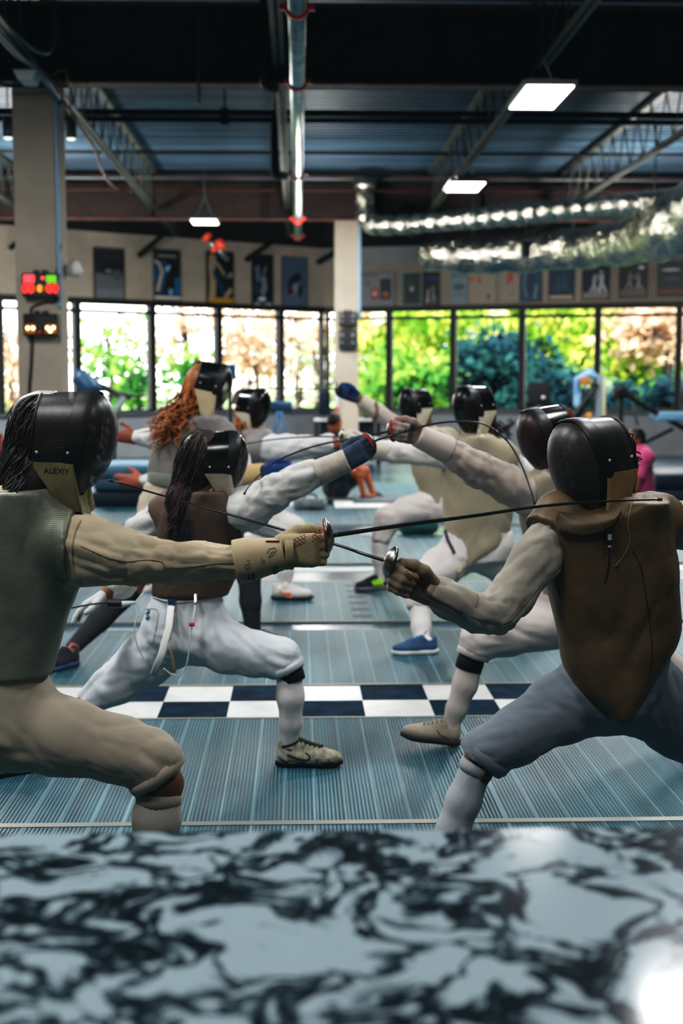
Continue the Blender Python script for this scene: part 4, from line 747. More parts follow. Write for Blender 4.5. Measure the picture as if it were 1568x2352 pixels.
def fencer(D):
    Y = D['Y']; h = D.get('h', .012); fa = D.get('amp', .005)
    arm = nd(D['arm']); off = nd(D['off']) if D.get('off') else []; ft, fs_ = nd(D['fthigh']), nd(D['fshin']); rt, rsn = nd(D['rthigh']), nd(D['rshin'])
    jr = rows(D['torso'], Y, D['dep'], -.013); zc = jr[-1][0]
    hc = P(*D['head']); mf, _, mu = basis(D['face'], D.get('fup', (0, 0, 1))); hc = P(*D.get('maskc', D['head'])) - mf * .042; I3 = np.stack([mf, np.cross(mf, mu), mu])
    sk = .78; waist = np.array([jr[-1][1], jr[-1][2], jr[-1][0]]); chest = np.array([jr[2][1], jr[2][2], jr[2][0]])
    bp = [('l', [(z, x, y, a * .85, d * .85) for z, x, y, a, d in jr], (1, 0, 0), (0, 1, 0)), ('e', hc - mf * .012, I3, (.095, .073, .112)), ('c', hc - mf * .03 - mu * .05, chest + (hc - chest) * .25, .05, .058), ('e', hc - mf * .005 - mu * .055, I3, (.075, .058, .055)),
          ('c', hc + mf * .085 + mu * .012, hc + mf * .1 - mu * .02, .008, .013), ('c', hc + mf * .08 + mu * .035 - np.cross(mf, mu) * .03, hc + mf * .08 + mu * .035 + np.cross(mf, mu) * .03, .012, .012), ('c', hc + mf * .078 - mu * .055 - np.cross(mf, mu) * .016, hc + mf * .078 - mu * .055 + np.cross(mf, mu) * .016, .009, .009)]
    for sg in (-1, 1): bp.append(('e', hc - mf * .015 - mu * .01 + np.cross(mf, mu) * .074 * sg, I3, (.022, .01, .03)))
    for ch, lim in ((arm, 1), (off, 1), (ft, fs_[0][1] * .85), (rt, rsn[0][1] * .85)):
        rr_ = [n_[1] * sk for n_ in ch]
        if lim < 1: rr_[-1] = min(rr_[-1], lim); rr_[-2] = min(rr_[-2], lim * 1.15)
        bp += [('c', ch[i][0], ch[i + 1][0], rr_[i], rr_[i + 1]) for i in range(len(ch) - 1)]
    for ch, th in ((fs_, ft), (rsn, rt)): bp += [('c', th[-1][0], ch[0][0], ch[0][1] * .85, ch[0][1] * .85)] + [('c', a[0], b[0], a[1] * .85, b[1] * .85) for a, b in zip(ch[:-1], ch[1:])]
    bp += [('c', ft[0][0], rt[0][0], ft[0][1] * .75, rt[0][1] * .75), ('c', (ft[0][0] + rt[0][0]) / 2, waist, .1, .1)]
    hd = []
    w, f, u, n, s = D['hand']; bp2 = [(p, .02) for p in bp]; bp2 += [(q, k) for q, k in hand_prims(P(*w), f, u, n, s * .86)]
    if D.get('offhand'): w2, f2, u2, n2, s2 = D['offhand']; bp2 += hand_prims(P(*w2), f2, u2, n2, s2, False)
    for sh in D['shoes']: hl, dd = np.array(sh['heel']), unit(sh['dir']); bp2.append((('c', hl + dd * .05 + np.array([0, 0, .055]), hl + dd * .17 + np.array([0, 0, .042]), .026, .024), .02)); ch = fs_ if sh['leg'] == 'f' else rsn; bp2.append((('c', ch[-1][0], hl + dd * .05 + np.array([0, 0, .06]), ch[-1][1] * .85, .028), .02))
    V, Q = sdf(bp2, D.get('hb', .013), .02); V = relax(V, Q, 1, .3)
    body = mk('person', V, Q, D.get('skin', M_skin)); top(body, D['label'], 'person', 'fencers')
    # jacket
    pr = [(('l', jr, (1, 0, 0), (0, 1, 0)), .04)] + [(p, .03) for p in chain(arm, [(arm[-1][0], arm[-1][0] - arm[-2][0])])] + ([(p, .03) for p in chain(off, [(off[-1][0], off[-1][0] - off[-2][0])])] if off else []); pr += [] if D.get('nocollar') else [(('c', chest + np.array([0, 0, .02]), chest + (hc - chest) * .42, .09, .062), .05)]
    V, Q = sdf(pr, h, .03); jt = [(arm[len(arm) // 2][0], .09, 1.4), (arm[0][0], .1, .8)] + ([(off[len(off) // 2][0], .09, 1.2)] if off else [])
    V = folds(V, Q, segs_of(arm) + (segs_of(off) if off else []) + [(np.array([jr[0][1], jr[0][2], jr[0][0]]), waist, .18)], fa * 2.5 * D.get('jamp', 1), D.get('jfa', 13), 1.2, D['seed'], jt); V = relax(V, Q, 1, .35); mk('jacket', V, Q, D['m_jacket'], body)
    # vest
    if D.get('m_vest'):
        vr = rows(D.get('vest', D['torso']), Y, D['dep'], .011); pv = [(('l', vr, (1, 0, 0), (0, 1, 0), 2.4), .03)] + ([(('c', chest + np.array([0, 0, .0]), chest + (hc - chest) * .42, .07, .062), .05)] if D.get('nocollar') else [(('c', chest + np.array([0, 0, .03]), chest + (hc - chest) * D.get('collar', .38), .1, .07), .05)])
        for key, ch in (('hole', arm), ('hole2', off)):
            if ch and D.get(key, 1):
                d_ = unit(ch[1][0] - ch[0][0]); c_ = P(*D[key][0]) if isinstance(D.get(key), tuple) else ch[0][0] + d_ * .012; n_ = D[key][1] if isinstance(D.get(key), tuple) else d_
                pv.append((('c', ch[0][0] - d_ * .05, ch[1][0], ch[0][1] + .018, ch[1][1] + .02, [(c_, n_)]), .02))
        V, Q = sdf(pv, h, .03); V = folds(V, Q, [(np.array([vr[0][1], vr[0][2], vr[0][0]]), np.array([vr[-1][1], vr[-1][2], vr[-1][0]]), .18)], fa * D.get('vamp', 1.5), 7, 1.6, D['seed'] + 5); V = relax(V, Q, 1, .35); mk('lame_vest', V, Q, D['m_vest'], body)
    # breeches
    hemf, hemr = D.get('hemf'), D.get('hemr'); cf = [(P(*hemf[0]), hemf[1])] if hemf else [(ft[-1][0], ft[-1][0] - ft[-2][0])]; c2 = [(P(*hemr[0]), hemr[1])] if hemr else [(rt[-1][0], rt[-1][0] - rt[-2][0])]
    pr = [(p, .035) for p in chain(ft, cf)] + [(p, .05) for p in chain(rt, c2)] + [(('c', ft[0][0], rt[0][0], ft[0][1] * .95, rt[0][1] * .95), .05)]
    if D.get('hips'): pr.append((('l', rows(D['hips'], Y, D['dep'] * 1.02), (1, 0, 0), (0, 1, 0)), .05))
    V, Q = sdf(pr, h, .04); V = folds(V, Q, segs_of(ft) + segs_of(rt), fa * 2.5, 9, 1.3, D['seed'] + 9, [(ft[-1][0], .1, 1.0), ((ft[0][0] + rt[0][0]) / 2, .16, 1.1)]); V = relax(V, Q, 1, .35); br = mk('breeches', V, Q, D['m_breech'], body)
    for hem, ch in ((hemf, ft), (hemr, rt)):
        if hem and D.get('hem_band'):
            c, nn = P(*hem[0]), unit(hem[1]); r = ch[-1][1] * 1.09; MB().lathe([(r * .95, -.03), (r * 1.03, -.03), (r * 1.06, -.018), (r * 1.03, -.001), (r * .95, .0)], c, nn, 26).build('knee_band', D['m_breech'], br, True)
    # socks
    for ch, key in ((fs_, 'sockf'), (rsn, 'sockr')):
        sk_ = D.get(key)
        if not sk_: continue
        sp_ = [(p, .02) for p in chain(ch)]
        for sh in D['shoes']:
            if sh['leg'] == ('f' if key == 'sockf' else 'r') and not sh.get('bare'): hl, dd = np.array(sh['heel']), unit(sh['dir']); sp_ += [(('c', ch[-1][0], hl + dd * .055 + np.array([0, 0, .07]), ch[-1][1] * .9, .024), .015), (('c', hl + dd * .06 + np.array([0, 0, .065]), hl + dd * .12 + np.array([0, 0, .055]), .022, .02), .015)]
        V, Q = sdf(sp_, max(h * .8, .006), .02, cuts=[(ch[0][0], -unit(ch[1][0] - ch[0][0]) if 'cut' not in sk_ else sk_['cut'])] if True else ()); V = folds(V, Q, segs_of(ch), fa * .35, 16, 1, D['seed'] + 3, [(ch[-1][0], .06, 1.5)]); so = mk('sock', V, Q, sk_['m'], body)
        if 'band' in sk_:
            a, d_ = ch[0][0], unit(ch[1][0] - ch[0][0]); r = ch[0][1] * 1.05; bd = unit(D.get('band_n', d_)); MB().lathe([(r * .9, 0), (r, 0), (r * 1.02, sk_['bw'] / 2), (r * 1.01, sk_['bw']), (r * .9, sk_['bw'])], a + d_ * sk_.get('bo', 0), bd, 24).build('sock_band', sk_['band'], so, True)
    for sh in D['shoes']: shoe(body, sh['heel'], sh['dir'], sh.get('L', .275), sh['m'], sh['sole'], sh.get('up', 0), sh.get('ex', ()), sh.get('h', .007), sh.get('lace', '16181a'), tongue=sh.get('tongue'))
    w, f, u, n, s = D['hand']; gl = glove(body, P(*w), f, u, n, D['m_glove'], s, D.get('hh', .005))
    if D.get('m_offglove'): w2, f2, u2, n2, s2 = D['offhand']; glove(body, P(*w2), f2, u2, n2, D['m_offglove'], s2 * 1.15, .006, 'off_glove', False)
    if D.get('cuff'): a, c, ra, rc = D['cuff']; cu = cuff(body, P(*a), P(*c), ra, rc, D.get('m_cuff', D['m_glove']))
    else: cu = None
    mk_, info = mask(body, P(*D.get('maskc', D['head'])), D['face'], D.get('fup', (0, 0, 1)), D.get('msc', 1), D['m_mesh'], D['m_bib'], D.get('m_trim'), D.get('drop', .06), D.get('strap', True), sidem=D.get('m_side'), bib_top=D.get('bibtop', -12), L0=D.get('L0', .12))
    return dict(D=D, body=body, mask=mk_, mi=info, glove=gl, cuff=cu, breeches=br)
# ================================================================= THE EIGHT FENCERS
def flr(px, Y, z=PZ): return np.array([P(px, 1000, Y)[0], Y, z])
W_ = cloth
sock_w = mat('sock_white', 'cfcac6', .9, bump=.3, bscale=600); sock_g = mat('sock_charcoal', '23272b', .9, bump=.3, bscale=500); band_k = mat('band_black', '0b0c0e', .9)
sock_b = mat('sock_beige', '9e978c', .9, bump=.4, bscale=500)
m_meshA = mesh_mat('mask_mesh_coarse', 'a8a49a', .34, .0034, .35, .35); m_meshB = mesh_mat('mask_mesh_front', 'b3ada2', .3, .004, .4, .42); m_meshC = mesh_mat('mask_mesh_enamel', '35373a', .3, .003, .2, .25); m_solid = M_enamel
bib_olive = cloth('7d7350', '5f5a3c', 'bib_olive', 12); bib_tan = cloth('8f7145', '735832', 'bib_tan', 12); bib_grey = cloth('a09a86', '7d7866', 'bib_grey', 14); bib_cream = cloth('c9b896', 'b09e7c', 'bib_cream', 8); bib_ivory = cloth('c8bfa8', 'b5aa90', 'bib_ivory', 8)
red_pr = mat('red_grip_print', '8e2a26', .7)
# ---- A near left, back to the camera
A = fencer(dict(label='person fencing at near left, back to camera, in olive grey lame with long dark hair', Y=3.65, h=.0085, hb=.012, amp=.0042, dep=.13, seed=1,
    head=(160, 1010, 3.65), face=(1, -.05, -.03), maskc=(177, 1018, 3.65), msc=.995, bibtop=-16,
    torso=[(1120, 0, 120), (1150, -60, 152), (1185, -125, 186), (1240, -148, 190), (1340, -138, 176), (1440, -132, 140), (1500, -130, 122), (1548, -128, 108)],
    vest=[(1120, 0, 118), (1150, -60, 152), (1185, -125, 184), (1240, -148, 186), (1340, -138, 176), (1440, -132, 142), (1500, -130, 124), (1545, -128, 112)],
    arm=[(120, 1240, 3.62, .08), (190, 1262, 3.58, .088), (262, 1278, 3.56, .073), (318, 1286, 3.56, .062), (372, 1291, 3.56, .056), (450, 1289, 3.56, .048), (552, 1289, 3.56, .043)], jfa=9, jamp=1.5,
    off=[(-120, 1230, 3.7, .085), (-260, 1240, 3.8, .07), (-380, 1180, 3.85, .06), (-420, 1000, 3.9, .045)],
    fthigh=[(0, 1655, 3.66, .135), (150, 1692, 3.63, .102), (280, 1725, 3.61, .084), (345, 1747, 3.6, .08), (378, 1800, 3.6, .076)], hole=((176, 1265, 3.6), (.97, -.1, -.02)), hemf=((368, 1786, 3.6), (.57, 0, -.82)), hem_band=True,
    rthigh=[(-90, 1650, 3.7, .13), (-260, 1700, 3.74, .1), (-420, 1760, 3.78, .075)], hips=[(1535, -126, 104), (1580, -128, 112), (1640, -120, 90), (1680, -80, 60)],
    fshin=[(366, 1815, 3.6, .058), (360, 1880, 3.6, .064), (356, 1960, 3.6, .055), (352, 2085, 3.6, .04)], rshin=[(-440, 1790, 3.78, .06), (-560, 1930, 3.8, .05), (-660, 2050, 3.82, .04)],
    sockf=dict(m=sock_b, band=mat('sock_ribbed', '8d8472', .9, bump=.5, bscale=150), bw=.04, cut=(.1, 0, 1)), sockr=dict(m=sock_b),
    shoes=[dict(leg='f', heel=flr(318, 3.6), dir=(1, -.1, 0), m=cloth('8d8a84'), sole=M_white), dict(leg='r', heel=flr(-690, 3.82), dir=(.3, -1, 0), m=cloth('8d8a84'), sole=M_white)],
    hand=((634, 1266, 3.56), (1, 0, .02), (-.02, 0, 1), (0, -1, .1), 1.12), hh=.004, cuff=((541, 1291, 3.56), (652, 1271, 3.56), .06, .043),
    m_jacket=W_('b3a58b', '9d8f76', 'jacket_beige', 3), m_vest=lame_mat('lame_olive', '5f6457', '858877', .0048), m_breech=W_('a79c8a', '958a79', 'breeches_beige', 3), m_glove=W_('9a8b6b', '85775a', 'glove_tan', 7), m_cuff=W_('ab9b7d', '98886a', 'cuff_tan', 6), m_mesh=m_meshA, m_bib=bib_olive, m_trim=M_trim, skin=M_skin, drop=.05))
Ab = A['body']
# lettering and graffiti on the cuff and bib
mi = A['mi']; T0 = P(127, 1073, 3.5)
def on_surf(obj, px, py, off=.0012):
    """nearest hit of the object's mesh along the sight line through a measured point; returns point and normal"""
    me = obj.data; o = Vector(CP - ORG[obj.name]); d = Vector(unit(ray(px, py))); from mathutils.bvhtree import BVHTree
    bt = BVHTree.FromPolygons([v.co for v in me.vertices], [p.vertices for p in me.polygons]); l, nn, i, ds = bt.ray_cast(o, d)
    if l is None: return None, None
    nn = np.array(nn); nn = nn if np.dot(nn, np.array(d)) < 0 else -nn; return np.array(l) + ORG[obj.name] + nn * off, nn
def decal(obj, pxs, r, m, name, parent=None, closed=False, n=5):
    pts = [on_surf(obj, q[0], q[1], .0004 + r * .5)[0] for q in cr([(a, b, 0) for a, b in pxs], 6)]; pts = [p for p in pts if p is not None]
    if len(pts) > 2: pts = [pts[0]] + [p for i, p in enumerate(pts[1:], 1) if np.linalg.norm(p - pts[i - 1]) < .12]
    if len(pts) < 2: return None
    return MB().tube(pts, r, n).build(name, m, parent or obj, True)
def wrap_text(obj, body, px, py, size, ux, uy, m, parent=None, name='lettering'):
    p, nn = on_surf(obj, px, py); 
    if p is None: return
    ux = unit(ux); uy = unit(np.array(uy) - nn * np.dot(uy, nn)); ux = unit(ux - nn * np.dot(ux, nn)); o = text(body, size, p, ux, np.cross(nn, ux), m, parent or obj, name, .0012)
    # drape every letter onto the surface beneath it
    me = obj.data; from mathutils.bvhtree import BVHTree
    bt = BVHTree.FromPolygons([v.co for v in me.vertices], [q.vertices for q in me.polygons]); og, oo = ORG[obj.name], ORG[o.name]
    for v in o.data.vertices:
        w = np.array(v.co) + oo - og; l, n2, i, ds = bt.ray_cast(Vector(w + nn * .05), Vector(-nn), .12)
        if l is not None: v.co = Vector(np.array(l) + og - oo + nn * .0011)
    return o
ink = mat('marker_ink', '14140f', .8); ink_g = mat('marker_green', '4f7a56', .8); ink_b = mat('marker_blue', '2c4a52', .8); ink_d = mat('marker_faint', '5d5342', .8)
bibA = [o for o in A['mask'].children if o.name.startswith('bib')][0]
wrap_text(bibA, 'ALEXIY', 130, 1082, .021, (1, 0, -.05), (0, 0, 1), ink)
cf = A['cuff']
for k, s_ in enumerate(('60024', 'Gigalo')): pass
decal(cf, [(572, 1318), (571, 1322), (572, 1326), (570, 1330)], .0028, ink, 'stamped_lettering'); decal(cf, [(580, 1317), (582, 1322), (581, 1327), (583, 1330)], .0028, ink, 'stamped_lettering')
for pts in ([(566, 1290), (570, 1287), (573, 1290), (571, 1295), (565, 1297), (562, 1302), (567, 1305), (573, 1302), (573, 1297)],): decal(cf, pts, .0006, ink_d, 'pen_doodle')
for pts in ([(598, 1278), (602, 1284), (600, 1290), (605, 1293), (607, 1288), (603, 1286)],): decal(cf, pts, .0006, ink_d, 'pen_doodle')
decal(cf, [(613, 1270), (617, 1262), (624, 1260), (630, 1258), (634, 1263), (630, 1270), (624, 1276), (617, 1279), (622, 1270), (629, 1266)], .0012, ink_g, 'pen_doodle')
decal(cf, [(626, 1300), (628, 1315), (631, 1319), (638, 1311), (637, 1300), (632, 1299), (631, 1312)], .0015, ink_b, 'pen_doodle')
q, nn = on_surf(cf, 626, 1245)
if q is not None: MB().box((-.018, -.001, -.003), (.018, .0012, .003), R=np.array([[1, 0, 0], [0, 1, 0], [0, 0, 1.]]), o=q).build('red_label', mat('label_red', '5e1217', .6), cf)
# red dot grip print on the glove, elastic wrist band
e = MB(); rs = np.random.RandomState(4)
for i in range(9):
    for j in range(5):
        q, nn = on_surf(A['glove'], 662 + i * 7.2 + (j % 2) * 3 + (12 if i > 5 else 0), 1246 - i * 3.6 + j * 4.4, .0004)
        if q is not None: e.sphere(q, (.0022, .0022, .0022), 6)
if e.v: o = e.build('grip_dots', red_pr, A['glove'], True); o['kind'] = 'stuff'
MB().lathe([(.042, 0), (.045, .004), (.043, .01), (.045, .016), (.042, .022)], P(655, 1271, 3.56), (1, 0, .02), 24).build('wrist_band', W_('8f8163', '7d7054', 'glove_band', 9), A['glove'], True)
# armhole seam & sleeve seams
for a in ([(186, 1196), (172, 1225), (165, 1270), (170, 1310), (186, 1342)],): decal([o for o in Ab.children if o.name.startswith('jacket')][0], a, .0022, W_('8d8069', None, 'seam'), 'seam')
jA = [o for o in Ab.children if o.name.startswith('jacket')][0]
decal(jA, [(185, 1255), (215, 1268), (250, 1282), (290, 1290), (340, 1287), (372, 1292), (385, 1306), (440, 1302), (500, 1295), (545, 1294)], .0011, mat('seam_dark', '4d4536', .9), 'seam')
MB().lathe([(.112, 0), (.116, .006), (.116, .018), (.112, .024)], P(-10, 1562, 3.65), (.05, 0, 1), 30).build('waistband', W_('a69c8b', None, 'waist'), A['breeches'], True)
# dark hair
hair_d = mat('hair_dark_brown', '0d0806', .6, col2='1f110b', scale=60, stretch=(1, 1, .1))
hb = haircap(A['D'], cut=-.045, extra=[('c', P(90, 1060, 3.68), P(58, 1100, 3.65), .065, .065), ('c', P(60, 1080, 3.62), P(15, 1115, 3.6), .06, .03), ('c', P(82, 1090, 3.64), P(70, 1122, 3.58), .05, .03), ('c', P(70, 1100, 3.62), P(40, 1130, 3.56), .06, .03)])
locks('hair', hb, (-.55, -.25, -.8), hair_d, Ab, 1100, .1, .0022, .006, 2, (A['mi']['c'] - A['mi']['f'] * .088, A['mi']['f']))
foil(P(757, 1231, 3.585), (1, 0, .1), [P(900, 1210, 3.585), P(1080, 1186, 3.58), P(1250, 1162, 3.56), P(1400, 1151, 3.53), P(1520, 1147, 3.51)], 'foil in the tan glove of the near left fencer, blade reaching the brown vest shoulder', gr=.05, r0=.0062, r1=.0026, gripL=.1)
# ---- B near right, chest to the camera
B = fencer(dict(label='person fencing at near right, chest to camera, in dark brown lame with bent sword arm', Y=3.74, h=.0085, hb=.012, amp=.0042, dep=.12, seed=2,
    head=(1352, 1062, 3.76), face=(-.86, -.5, -.1), fup=(-.08, 0, 1), maskc=(1346, 1073, 3.74), msc=.985, bibtop=-4,
    torso=[(1152, 1425, 1512), (1172, 1375, 1520), (1190, 1275, 1524), (1205, 1252, 1527), (1260, 1252, 1538), (1330, 1262, 1545), (1400, 1278, 1548), (1470, 1290, 1545), (1530, 1302, 1520)],
    nocollar=1, vest=[(1147, 1438, 1520), (1165, 1395, 1526), (1182, 1300, 1528), (1198, 1246, 1530), (1260, 1252, 1540), (1330, 1262, 1546), (1400, 1278, 1549), (1440, 1286, 1556), (1475, 1292, 1548, -.01), (1530, 1303, 1515, -.03, .105), (1580, 1332, 1482, -.06, .085), (1620, 1375, 1457, -.075, .065), (1648, 1408, 1440, -.08, .05)],
    arm=[(1268, 1222, 3.72, .062), (1228, 1288, 3.68, .066), (1178, 1362, 3.64, .058), (1140, 1410, 3.6, .054), (1095, 1408, 3.57, .05), (1030, 1376, 3.54, .045), (985, 1350, 3.52, .04)],
    off=[(1515, 1200, 3.78, .065), (1565, 1206, 3.84, .066), (1640, 1215, 3.92, .06), (1690, 1120, 3.98, .05), (1700, 1000, 4.0, .042)],
    fthigh=[(1385, 1580, 3.8, .125), (1290, 1625, 3.74, .094), (1190, 1686, 3.68, .078), (1118, 1728, 3.64, .067), (1098, 1770, 3.63, .062)], hemf=((1105, 1747, 3.635), (-.66, 0, -.75)), hem_band=True,
    rthigh=[(1462, 1585, 3.84, .125), (1556, 1654, 3.9, .1), (1660, 1740, 3.96, .08)], hips=[(1490, 1300, 1535), (1540, 1315, 1530), (1590, 1345, 1505), (1630, 1380, 1470)],
    fshin=[(1097, 1752, 3.63, .044), (1064, 1840, 3.63, .047), (1040, 1905, 3.63, .045), (985, 2065, 3.63, .036)], rshin=[(1700, 1800, 3.96, .06), (1790, 1950, 3.98, .05), (1850, 2030, 4.0, .038)],
    sockf=dict(m=mat('sock_pale_blue', 'a3a8ab', .9, bump=.4, bscale=500), band=mat('sock_rib_pale', '9a9ea0', .9, bump=.5, bscale=160), bw=.03, cut=(.42, 0, .9)), sockr=dict(m=sock_w), band_n=(-.42, 0, -.9),
    shoes=[dict(leg='f', heel=flr(1010, 3.63), dir=(-1, -.1, 0), m=cloth('8d8a84'), sole=M_white), dict(leg='r', heel=flr(1880, 4.0), dir=(-.3, -1, 0), m=cloth('8d8a84'), sole=M_white)],
    hand=((996, 1361, 3.52), (-.9, -.12, .42), (.42, 0, .9), (.05, 1, .1), 1.05), hh=.004, cuff=((1072, 1397, 3.56), (972, 1345, 3.52), .05, .038),
    m_jacket=W_('a39c8f', '8d877c', 'jacket_greybeige', 3), m_vest=lame_mat('lame_brown', '47381f', '6f5838', .0035, .2, .55), m_breech=W_('737c84', '656e77', 'breeches_bluegrey', 3), m_glove=W_('8a7a62', '5d4a3c', 'glove_worn', 14), m_cuff=W_('a39784', '8d806d', 'cuff_grey', 6), m_mesh=m_meshB, m_side=m_meshA, m_bib=bib_tan, skin=M_skin, drop=.15, strap=False))
Bb = B['body']
gB = B['glove']; e = MB()
rs = np.random.RandomState(8)
for i in range(60):
    x, y = rs.uniform(930, 985), rs.uniform(1300, 1345); q, nn = on_surf(gB, x, y + (x - 930) * .35, .0003)
    if q is not None: e.sphere(q, (.004, .0015, .0012), 5)
if e.v: o = e.build('grip_print', red_pr, gB, True); o['kind'] = 'stuff'
decal(B['cuff'], [(975, 1358), (1000, 1375), (1035, 1392), (1060, 1408)], .006, mat('dark_gusset', '4a4338', .9), 'gusset')
vB = [o for o in Bb.children if o.name.startswith('lame_vest')][0]; jB = [o for o in Bb.children if o.name.startswith('jacket')][0]
decal(vB, [(1452, 1265), (1470, 1300), (1480, 1350), (1490, 1420), (1497, 1490), (1492, 1540)], .0012, mat('seam_brown', '0f0b07', .9), 'seam'); decal(vB, [(1268, 1210), (1262, 1240), (1270, 1300), (1285, 1370)], .0012, mat('seam_brown', '0f0b07', .9), 'seam')
decal(jB, [(1240, 1345), (1205, 1390), (1165, 1430), (1120, 1428), (1080, 1416)], .001, mat('seam_dark', '4d4536', .9), 'seam')
tp = cr([(1280, 1176, 0), (1340, 1184, 0), (1400, 1184, 0), (1428, 1178, 0)], 5); lw = cr([(1282, 1200, 0), (1296, 1224, 0), (1350, 1230, 0), (1400, 1208, 0), (1430, 1186, 0)], 4); lw = [np.array(lw)[int(round(k))] for k in np.linspace(0, len(lw) - 1, len(tp))]; R = []
for v in np.linspace(0, 1, 8):
    row = []
    for a, c in zip(tp, lw):
        px, py = (a * (1 - v) + c * v)[:2]; q, nn = on_surf(vB, px, py, .006 + .016 * math.sin(min(1, v * 1.25) * 2.4)); row.append(q if q is not None else P(px, py, 3.6))
    R.append(row)
R.append([r_ + np.array([0, .018, .004]) for r_ in R[-1]])
grid('collar_flap', R, lame_mat('lame_collar', '4d412c', '6a5838', .0035), vB)
q = on_surf(vB, 1395, 1232, .01)[0]
if q is not None:
    o = MB().box(q + np.array([-.008, -.008, -.022]), q + np.array([.008, .0, .022])).build('clip', M_black, vB); MB().box(q + np.array([-.005, -.012, -.008]), q + np.array([.005, -.008, .008])).build('clip_plate', M_silver, o); MB().box(q + np.array([-.004, -.012, -.028]), q + np.array([.004, -.006, -.022])).build('clip_jaw', M_silver, o)
decal(vB, [(1453, 1150), (1446, 1175), (1442, 1205), (1446, 1235), (1440, 1262), (1425, 1285), (1412, 1300)], .0016, mat('tan_cord', '8a7448', .7), 'mask_cord'); decal(vB, [(1399, 1255), (1398, 1290), (1393, 1320), (1388, 1340)], .0022, M_cblack, 'mask_cord'); decal(vB, [(1418, 1297), (1412, 1303)], .0035, mat('label_red', '5e1217', .6), 'red_plug')
q = on_surf(B['breeches'], 1424, 1655, .004)[0]
MB().tube([P(1424, 1640, 3.66), P(1428, 1655, 3.68), P(1426, 1668, 3.72)], [.02, .014, .008], 8, flat=.4).build('crotch_strap', W_('5d4e38', None, 'strap_brown'), vB, True)
strands('hair', [P(1440, 1000, 3.8), P(1438, 1030, 3.8), P(1432, 1060, 3.82)], [P(1450, 1060, 3.84), P(1446, 1090, 3.82), P(1440, 1045, 3.85)], hair_d, Bb, 60, .02, .008, .0025, 5, 4, haircap(B['D']))
bibB = [o for o in B['mask'].children if o.name.startswith('bib')][0]
e = MB()
for px, py in ((1366, 1082), (1414, 1084)):
    q, nn = on_surf(bibB, px, py, .003)
    if q is not None: e.sphere(q, .006, 10)
if e.v: e.build('snap', M_grey, bibB, True)
foil(P(890, 1290, 3.49), (-.95, -.05, .3), [P(830, 1271, 3.55), P(775, 1252, 3.63), P(640, 1214, 3.78), P(520, 1180, 3.86), P(400, 1146, 3.9), P(250, 1103, 3.92)], 'foil held low by the near right fencer, blade passing behind the outstretched arm', pad='3a2a20', gr=.046, r0=.005, r1=.0024, gripL=.1)
